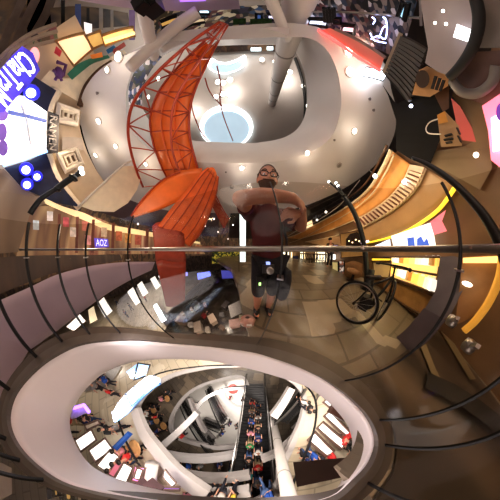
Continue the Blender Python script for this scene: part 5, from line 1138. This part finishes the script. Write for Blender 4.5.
nodes = [((.16, .56, .93), (.15, .11)), ((.16, .53, 1.10), (.155, .105)), ((.155, .49, 1.28), (.17, .105)), ((.155, .41, 1.42), .062), ((.15, .33, 1.50), .056), (tuple(HC - F*.02), .06),
         (tuple(SHL), .068), (tuple(SHL.lerp(EL, .5)), .052), (tuple(EL), .044), (tuple(EL.lerp(WR, .4)), .042), (tuple(WR), .030), (tuple(HD), (.036, .022)),
         (tuple(SHR), .068), (tuple(SHR.lerp(EL2, .5)), .052), (tuple(EL2), .046), (tuple(EL2.lerp(WR2, .5)), .042), (tuple(WR2), .030), (tuple(HD2), (.036, .022)),
         ((.07, .55, .86), .088), ((.065, .545, .50), .062), ((.07, .56, .27), .055), ((.07, .57, .09), .04), ((.06, .47, .05), .038),
         ((.25, .55, .86), .088), ((.255, .545, .50), .062), ((.26, .56, .27), .055), ((.26, .57, .09), .04), ((.27, .47, .05), .038)]
nodes = [((n_[0][0] + SX, n_[0][1], n_[0][2]), n_[1]) if (k_ < 4 or k_ > 17) else n_ for k_, n_ in enumerate(nodes)]
edges = [(0,1),(1,2),(2,3),(3,4),(4,5),(2,6),(6,7),(7,8),(8,9),(9,10),(10,11),(2,12),(12,13),(13,14),(14,15),(15,16),(16,17),(0,18),(18,19),(19,20),(20,21),(21,22),(0,23),(23,24),(24,25),(25,26),(26,27)]
# five fingers and a thumb side for each hand: short bent chains rooted in the palm
def fingers(hand, fwd, side, down, i0):
    fwd, side, down = V(fwd).normalized(), V(side).normalized(), V(down).normalized()
    for k, L in enumerate((.062, .072, .068, .054)):
        a = V(hand) + side*(-.027 + .018*k) + fwd*.02
        b = a + fwd*L*.45 - down*.004; c = b + fwd*L*.30 + down*L*.25; d = c + fwd*L*.08 + down*L*.33
        i = len(nodes); nodes.extend([(tuple(a), .0095), (tuple(b), .0092), (tuple(c), .0085), (tuple(d), .0075)]); edges.extend([(i0, i), (i, i+1), (i+1, i+2), (i+2, i+3)])
    a = V(hand) - side*.03 - fwd*.015; b = a - side*.022 + fwd*.02 + down*.01; c = b + fwd*.024 + down*.012 + side*.006
    i = len(nodes); nodes.extend([(tuple(a), .012), (tuple(b), .0105), (tuple(c), .009)]); edges.extend([(i0, i), (i, i+1), (i+1, i+2)])
fingers(HD, (1, .25, 0), (0, .2, 1), (.1, .6, -.3), 11)
fingers(HD2, (-1, .1, -.1), (0, -.3, 1), (-.1, .6, -.3), 17)
hm = head_mesh()
def rad(i):
    r = nodes[i][1]; return r if isinstance(r, tuple) else (r, r)
def ellrow(p, rx, ry, n=20): return [V((p[0] + rx*math.cos(2*PI*k/n), p[1] + ry*math.sin(2*PI*k/n), p[2])) for k in range(n)]
def capgrid(rows):
    m_ = MB(); m_.grid(rows, True); n = len(rows[0])
    m_.f.append(list(range(n))[::-1]); m_.f.append([len(m_.v)-n+k for k in range(n)]); return m_
pieces = [hm]
prof = [(nodes[0][0], .15, .11), ((.16 + SX, .565, .86), .16, .12), (nodes[1][0], .15, .105), (nodes[2][0], .17, .11), ((.155 + SX*.8, .45, 1.37), .14, .085), (nodes[3][0], .08, .065)]
prof = [prof[1], prof[0]] + prof[2:]
pieces.append(capgrid([ellrow(*q) for q in crom([(*p, a_, b_) for p, a_, b_ in prof], 16) for q in [((q[0], q[1], q[2]), q[3], q[4])]]))
for a_, b_ in edges:
    if a_ < 3 and b_ < 3: continue
    ra, rb = min(rad(a_)), min(rad(b_)); ra = min(ra, rb*1.5) if a_ in (2, 0) else ra
    pa, pb = V(nodes[a_][0]), V(nodes[b_][0]); m_ = MB()
    m_.tube([pa.lerp(pb, k/5) for k in range(6)], [ra+(rb-ra)*k/5 for k in range(6)], 14); pieces.append(m_)
    for p_, r_ in ((pa, ra), (pb, rb)): m2 = MB(); m2.ball(p_, r_, 14); pieces.append(m2)
for hd_ in (HD, HD2): m2 = MB(); m2.ball(hd_, .04, 14, (1.15, .5, .95)); pieces.append(m2)
bm = bmesh.new()
for m_ in pieces:
    hv = [bm.verts.new(tuple(v)) for v in m_.v]
    for f in m_.f:
        try: bm.faces.new([hv[i] for i in f])
        except ValueError: pass
bmesh.ops.remove_doubles(bm, verts=bm.verts, dist=1e-5)
bmesh.ops.recalc_face_normals(bm, faces=bm.faces)
me = bpy.data.meshes.new('body'); bm.to_mesh(me); bm.free()
tmp = bpy.data.objects.new('body', me); C.objects.link(tmp)
rm = tmp.modifiers.new('r', 'REMESH'); rm.mode = 'VOXEL'; rm.voxel_size = .004
sm_ = tmp.modifiers.new('s', 'SMOOTH'); sm_.iterations = 3; sm_.factor = .5
me2 = bpy.data.meshes.new_from_object(tmp.evaluated_get(bpy.context.evaluated_depsgraph_get())); bpy.data.objects.remove(tmp)
for v in me2.vertices: v.co = v.co - man.location
mesh_obj('body', me2, M('man_skin', (.50, .245, .165), .45, noise=.06, scale=20), man)
def worn(name, nd, ed, mat, sub=2):
    me = skin_mesh(nd, ed, 0, sub)
    for v in me.vertices: v.co = v.co - man.location
    return mesh_obj(name, me, mat, man)
g = .014
def gr(i, e=g):
    p, r = nodes[i]; r = r if isinstance(r, tuple) else (r, r); return (p, tuple(q+e for q in r))
def cloth_union(name, parts, mat, vox=.006):
    bm = bmesh.new()
    for m_ in parts:
        hv = [bm.verts.new(tuple(v)) for v in m_.v]
        for f in m_.f:
            try: bm.faces.new([hv[i] for i in f])
            except ValueError: pass
    bmesh.ops.recalc_face_normals(bm, faces=bm.faces)
    me = bpy.data.meshes.new(name); bm.to_mesh(me); bm.free()
    t_ = bpy.data.objects.new(name, me); C.objects.link(t_)
    r_ = t_.modifiers.new('r', 'REMESH'); r_.mode = 'VOXEL'; r_.voxel_size = vox
    q_ = t_.modifiers.new('s', 'SMOOTH'); q_.iterations = 5; q_.factor = .5
    me = bpy.data.meshes.new_from_object(t_.evaluated_get(bpy.context.evaluated_depsgraph_get())); bpy.data.objects.remove(t_)
    for v in me.vertices: v.co = v.co - man.location
    return mesh_obj(name, me, mat, man)
shp = [((.16 + SX, .565, .84), .185, .145)] + [(p, a_+.022, b_+.022) for p, a_, b_ in prof[1:]]
shp[-1] = ((.155 + SX*.7, .425, 1.405), .095, .08)
sparts = [capgrid([ellrow((q[0], q[1], q[2]), q[3], q[4]) for q in crom([(*p, a_, b_) for p, a_, b_ in shp], 18)])]
for s0, e0 in ((SHL, EL), (SHR, EL2)):
    c0 = V(nodes[2][0]) + V((0, 0, .06))
    m_ = MB(); m_.tube([c0.lerp(s0, k/4) for k in range(5)], [.11, .105, .10, .095, .088], 16); sparts.append(m_)
    m_ = MB(); m_.ball(s0, .090, 16); sparts.append(m_)
    m_ = MB(); m_.tube([s0.lerp(e0, (.62 if s0 is SHL else .85)*k/4) for k in range(5)], [.088, .084, .078, .073, .070], 16); sparts.append(m_)
cloth_union('shirt', sparts, M('maroon_shirt', (.085, .010, .014), .75, noise=.2, scale=9))
SHORT = M('navy_shorts', (.010, .011, .018), .75, noise=.3, scale=14)
worn('shorts', [((.16 + SX, .555, .90), (.158, .12)), gr(18, .02), ((.066 + SX, .545, .40), .090), gr(23, .02), ((.254 + SX, .545, .40), .090)], [(0,1),(1,2),(0,3),(3,4)], SHORT)
for i, j, k in ((20, 21, 22), (25, 26, 27)):
    a, b = V(nodes[j][0]), V(nodes[k][0]); d = (b-a); d.z = 0; d.normalize()
    MB().grid([[V((b.x, b.y, 0)) - d*.10 + (d*math.cos(q)*(.14 if math.cos(q) > 0 else .10) + V((-d.y, d.x, 0))*math.sin(q)*.05)*s_ + V((0, 0, z)) for q in [2*PI*u/16 for u in range(16)]] for s_, z in ((.9, .0), (1.05, .02), (1, .06), (.75, .10), (.5, .13))], True).build('shoe', M('dark_shoe', (.03, .03, .035), .6), man, True)
HAIRB = M('brown_hair', (.055, .028, .016), .6, noise=.3, scale=60); BEARD = M('brown_beard', (.075, .032, .016), .7, noise=.35, scale=90)
mb = MB(); n = 24
rows = []
for i in range(9):
    a = PI*.5*i/8*1.02; row = []
    for k in range(n):
        q = 2*PI*k/n; lim = .92 - .42*max(0, math.sin(q))**1.3
        aa = a*lim; x, y, z = math.sin(aa)*math.cos(q), math.sin(aa)*math.sin(q), math.cos(aa)
        row.append(hp(x*.084, y*.104 - .004, z*.125 + .003))
    rows.append(row)
mb.grid(rows, True).build('hair', HAIRB, man, True)
rows = []
for i in range(10):
    t = i/9; row = []
    for k in range(21):
        q = PI*(.02 + .96*k/20); c_, s_ = math.cos(q), math.sin(q)
        z = -.026 - .012*s_ - t*(.078 + .014*s_) ; w = 1 - .22*max(0, -z/.118)**1.3
        rr = math.sqrt(max(.02, 1-(z/.135)**2))
        row.append(hp(c_*.083*w*rr, s_*(.103+.013*s_)*rr + .004, z))
    rows.append(row)
mb = MB(); mb.grid(rows, thick=-.004); mb.build('beard', BEARD, man, True)
mb = MB(); mb.grid([[hp(x*.034, .113 - .010*x*x, -.050 + .012*x*x + dz) for x in [-1+u/5 for u in range(11)]] for dz in (.006, -.007)], thick=.004); mb.build('teeth', M('teeth', (.85, .82, .76), .3), man)
MB().tube([hp(x*.040, .114 - .012*x*x, -.041 + .004*abs(x)) for x in [-1+u/5 for u in range(11)]], .006, 6).build('moustache', BEARD, man, True)
gl = thing('glasses', '', ''); del gl['label']; del gl['category']; bpy.data.objects.remove(gl)
GF = M('black_frames', (.012, .012, .014), .3)
gb_ = MB()
for s in (-1, 1):
    gb_.tube([hp(s*.034 + .027*math.copysign(abs(math.cos(q))**.7, math.cos(q)), .101, .010 + .019*math.copysign(abs(math.sin(q))**.7, math.sin(q))) for q in [2*PI*u/20 for u in range(20)]], .0036, 6, True)
    gb_.tube([hp(s*.061, .100, .016), hp(s*.082, .06, .016), hp(s*.085, .0, .01)], .003, 6)
gb_.tube([hp(-.008, .103, .014), hp(.008, .103, .014)], .003, 6)
gf = gb_.build('glasses', GF, man, True)
for s in (-1, 1):
    MB().ball(hp(s*.032, .076, .010), .013, 12, (1, 1, 1), HM).build('eye', M('eye_white', (.8, .77, .73), .2), man, True)
    MB().ball(hp(s*.032, .088, .009), .0055, 8, (1, .5, 1), HM).build('iris', BLACK, man, True)
    MB().tube([hp(s*(.017+.032*u/5), .103 - .012*(u/5)**2, .037 + .005*math.sin(PI*u/5)) for u in range(6)], .004, 6).build('eyebrow', HAIRB, man, True)
# things the man carries
sb = thing('shoulder_bag', 'dark blue soft bag hanging at the right hip of the man', 'bag', (.37, .46, .75))
mb = MB(); mb.grid([[V((.365 + .055*sx*math.copysign(abs(math.cos(q))**.6, math.cos(q)), .46 + .09*sx*math.copysign(abs(math.sin(q))**.6, math.sin(q)), z)) for q in [2*PI*u/16 for u in range(16)]] for z, sx in ((.42, .6), (.46, .95), (.55, 1.05), (.7, 1.0), (.80, .8), (.82, .3))], True).build('pouch', M('navy_bag', (.012, .014, .026), .7, noise=.3, scale=20), sb, True)
MB().tube([V((.36, .45, .80)), V((.33, .40, 1.1)), V((.25, .385, 1.33)), V((.10, .40, 1.40)), V((.02, .5, 1.3))], .012, 6).build('strap', M('bag_strap', (.02, .02, .03), .7), sb, True)
cm = thing('camera', 'small grey camera hanging in front of the man below the rail', 'camera', (.145, .40, .84))
MB().box((.15, .405, .845), (.10, .05, .07)).build('housing', M('camera_grey', (.06, .06, .065), .4), cm); MB().lathe((.155, .38, .84), [(.03, 0), (.03, .03), (.024, .032)], 16, (0, -1, 0)).build('lens', M('camera_lens', (.5, .5, .52), .15, .6), cm, True)
MB().box((.15, .40, .89), (.03, .03, .02)).build('blue_display', E('blue_display', (.3, .4, 1), 1.5), cm)
ph = thing('pocket_phone', 'small dark phone with green lit dots at the shorts of the man', 'phone', (.09, .42, .70)); MB().box((.09, .42, .70), (.06, .015, .12)).build('case', BLACK, ph); MB().box((.09, .411, .69), (.02, .004, .03)).build('green_light', E('green_light', (.5, 1, .3), 2), ph)
pb = thing('bag_for_reflection', 'pinkish reflection modelled as a crumpled bag by the feet of the man', 'bag', zf(248, 330))  # bag made up to stand in for a pinkish reflection
q = V((-.03, .36, .12)); MB().grid([[q + V((.09*s*math.cos(a)*(1+.12*math.sin(3*a+z*30)), .05*s*math.sin(a), z)) for a in [2*PI*u/14 for u in range(14)]] for z, s in ((-.12, .9), (-.05, 1.05), (.03, 1), (.09, .85), (.10, .3))], True).build('body', M('pale_red_reflection', (.55, .30, .25), .6, noise=.35, scale=12), pb, True)
MB().box(q + V((.02, -.055, .0)), (.06, .004, .05)).build('white_label', M('white_label', (.85, .82, .78), .5), pb)
tg = thing('white_banner', 'narrow glowing white banner behind the man at his right arm', 'banner', D(2.2)(241, 225))
quad((239.5,196), (246,196), (245.5,262), (240,262), D(2.3), .04, 8).build('lit_face', E('banner_white', (.78, .92, 1), 1.3), tg); MB().tube([D(2.28)(239,q) for q in (196,215,230,248,260,272)], .012, 5).build('pole', DARKSTEEL, tg)
# ================================================================== BICYCLE
bk = thing('bicycle', 'dark bicycle with big front wheel parked beside the street lamp', 'bicycle', zf(352, 318))
A0 = zf(343, 319); A0.z = 0
va = V((A0.x, A0.y, 0)).normalized(); side = V((va.y, -va.x, 0))
def wheel(c, ax_dir, r, nm):
    ax = V(ax_dir).normalized(); u = V((0, 0, 1)); w = ax.cross(u).normalized()
    t = MB().tube([c + (u*math.cos(q)+w*math.sin(q))*r for q in [2*PI*k/36 for k in range(36)]], .016, 8, True).build(nm, BLACK, bk, True)
    MB().tube([c + (u*math.cos(q)+w*math.sin(q))*(r-.024) for q in [2*PI*k/36 for k in range(36)]], .008, 6, True).build('rim', STEEL, t, True)
    sp_ = MB()
    for k in range(16):
        q = 2*PI*k/16; sp_.tube([c + (u*math.cos(q+.2)+w*math.sin(q+.2))*.02, c + (u*math.cos(q)+w*math.sin(q))*(r-.024)], .0018, 4)
    sp_.build('spokes', STEEL, t); MB().tube([c-ax*.04, c+ax*.04], .02, 8).build('hub', DARKSTEEL, t)
    return t
r1_ = .29; cA = A0 + va*.03 + V((0, 0, r1_+.017))
fwd = (va*.75 + side*.66).normalized()
cB = cA + fwd*.70; 
wheel(cA, (va + side*.12), r1_, 'wheel'); wheel(cB, (side + va*-.12), r1_, 'wheel')
bb = cA.lerp(cB, .45) + V((0, 0, -.02)); seat = cA.lerp(cB, .22) + V((0, 0, .34)); head = cA.lerp(cB, .86) + V((0, 0, .36))
FR = M('bike_frame', (.02, .022, .022), .35, .3)
fr = MB()
for a, b, r in ((bb, seat, .016), (bb, head, .018), (seat.lerp(bb, .2), head, .015), (bb, cA, .011), (seat.lerp(bb, .15), cA, .010), (head + V((0, 0, .03)), cB, .014)): fr.tube([a, b], r, 8)
fr.build('frame', FR, bk, True)

hd = V((-fwd.y, fwd.x, 0)); ht = head + V((0, 0, .14))
hbar = MB().tube([head, ht], .014, 8).tube([ht - hd*.22 - fwd*.06, ht - hd*.12, ht, ht + hd*.12, ht + hd*.22 - fwd*.06], .013, 8).build('handlebar', FR, bk, True)
for s in (-1, 1): MB().tube([ht + hd*.22*s - fwd*.06, ht + hd*.25*s - fwd*.11], .02, 8).build('grip', BLACK, hbar)
MB().grid([[seat + V((0, 0, .03)) - fwd*.10 + fwd*.24*t + hd*w*(.07 if t < .4 else .03)*math.cos(PI*.5*abs(w)) + hd*w*.03 + V((0, 0, .02*(1-abs(w)))) for w in (-1, -.5, 0, .5, 1)] for t in (0, .25, .5, .75, 1)], thick=.03, away=seat + V((0, 0, 1))).build('saddle', BLACK, bk, True)
MB().lathe(bb - hd*.03, [(.07, 0), (.075, .006), (.07, .012)], 20, hd).build('chainring', DARKSTEEL, bk)
for s in (-1, 1): MB().tube([bb, bb + hd*.06*s, bb + hd*.06*s + V((0, 0, -.12*s)) + fwd*.03, bb + hd*.12*s + V((0, 0, -.12*s)) + fwd*.03], .01, 6).build('crank', DARKSTEEL, bk)
MB().box(cA.lerp(cB, .3) + V((0, 0, .0)) + hd*.02, (.16, .14, .18)).build('pannier', M('black_pannier', (.012, .013, .015), .6, noise=.3, scale=30), bk)
MB().tube([bb + hd*.05, bb + hd*.16 + V((0, 0, -bb.z + .012))], .009, 6).build('kickstand', STEEL, bk)
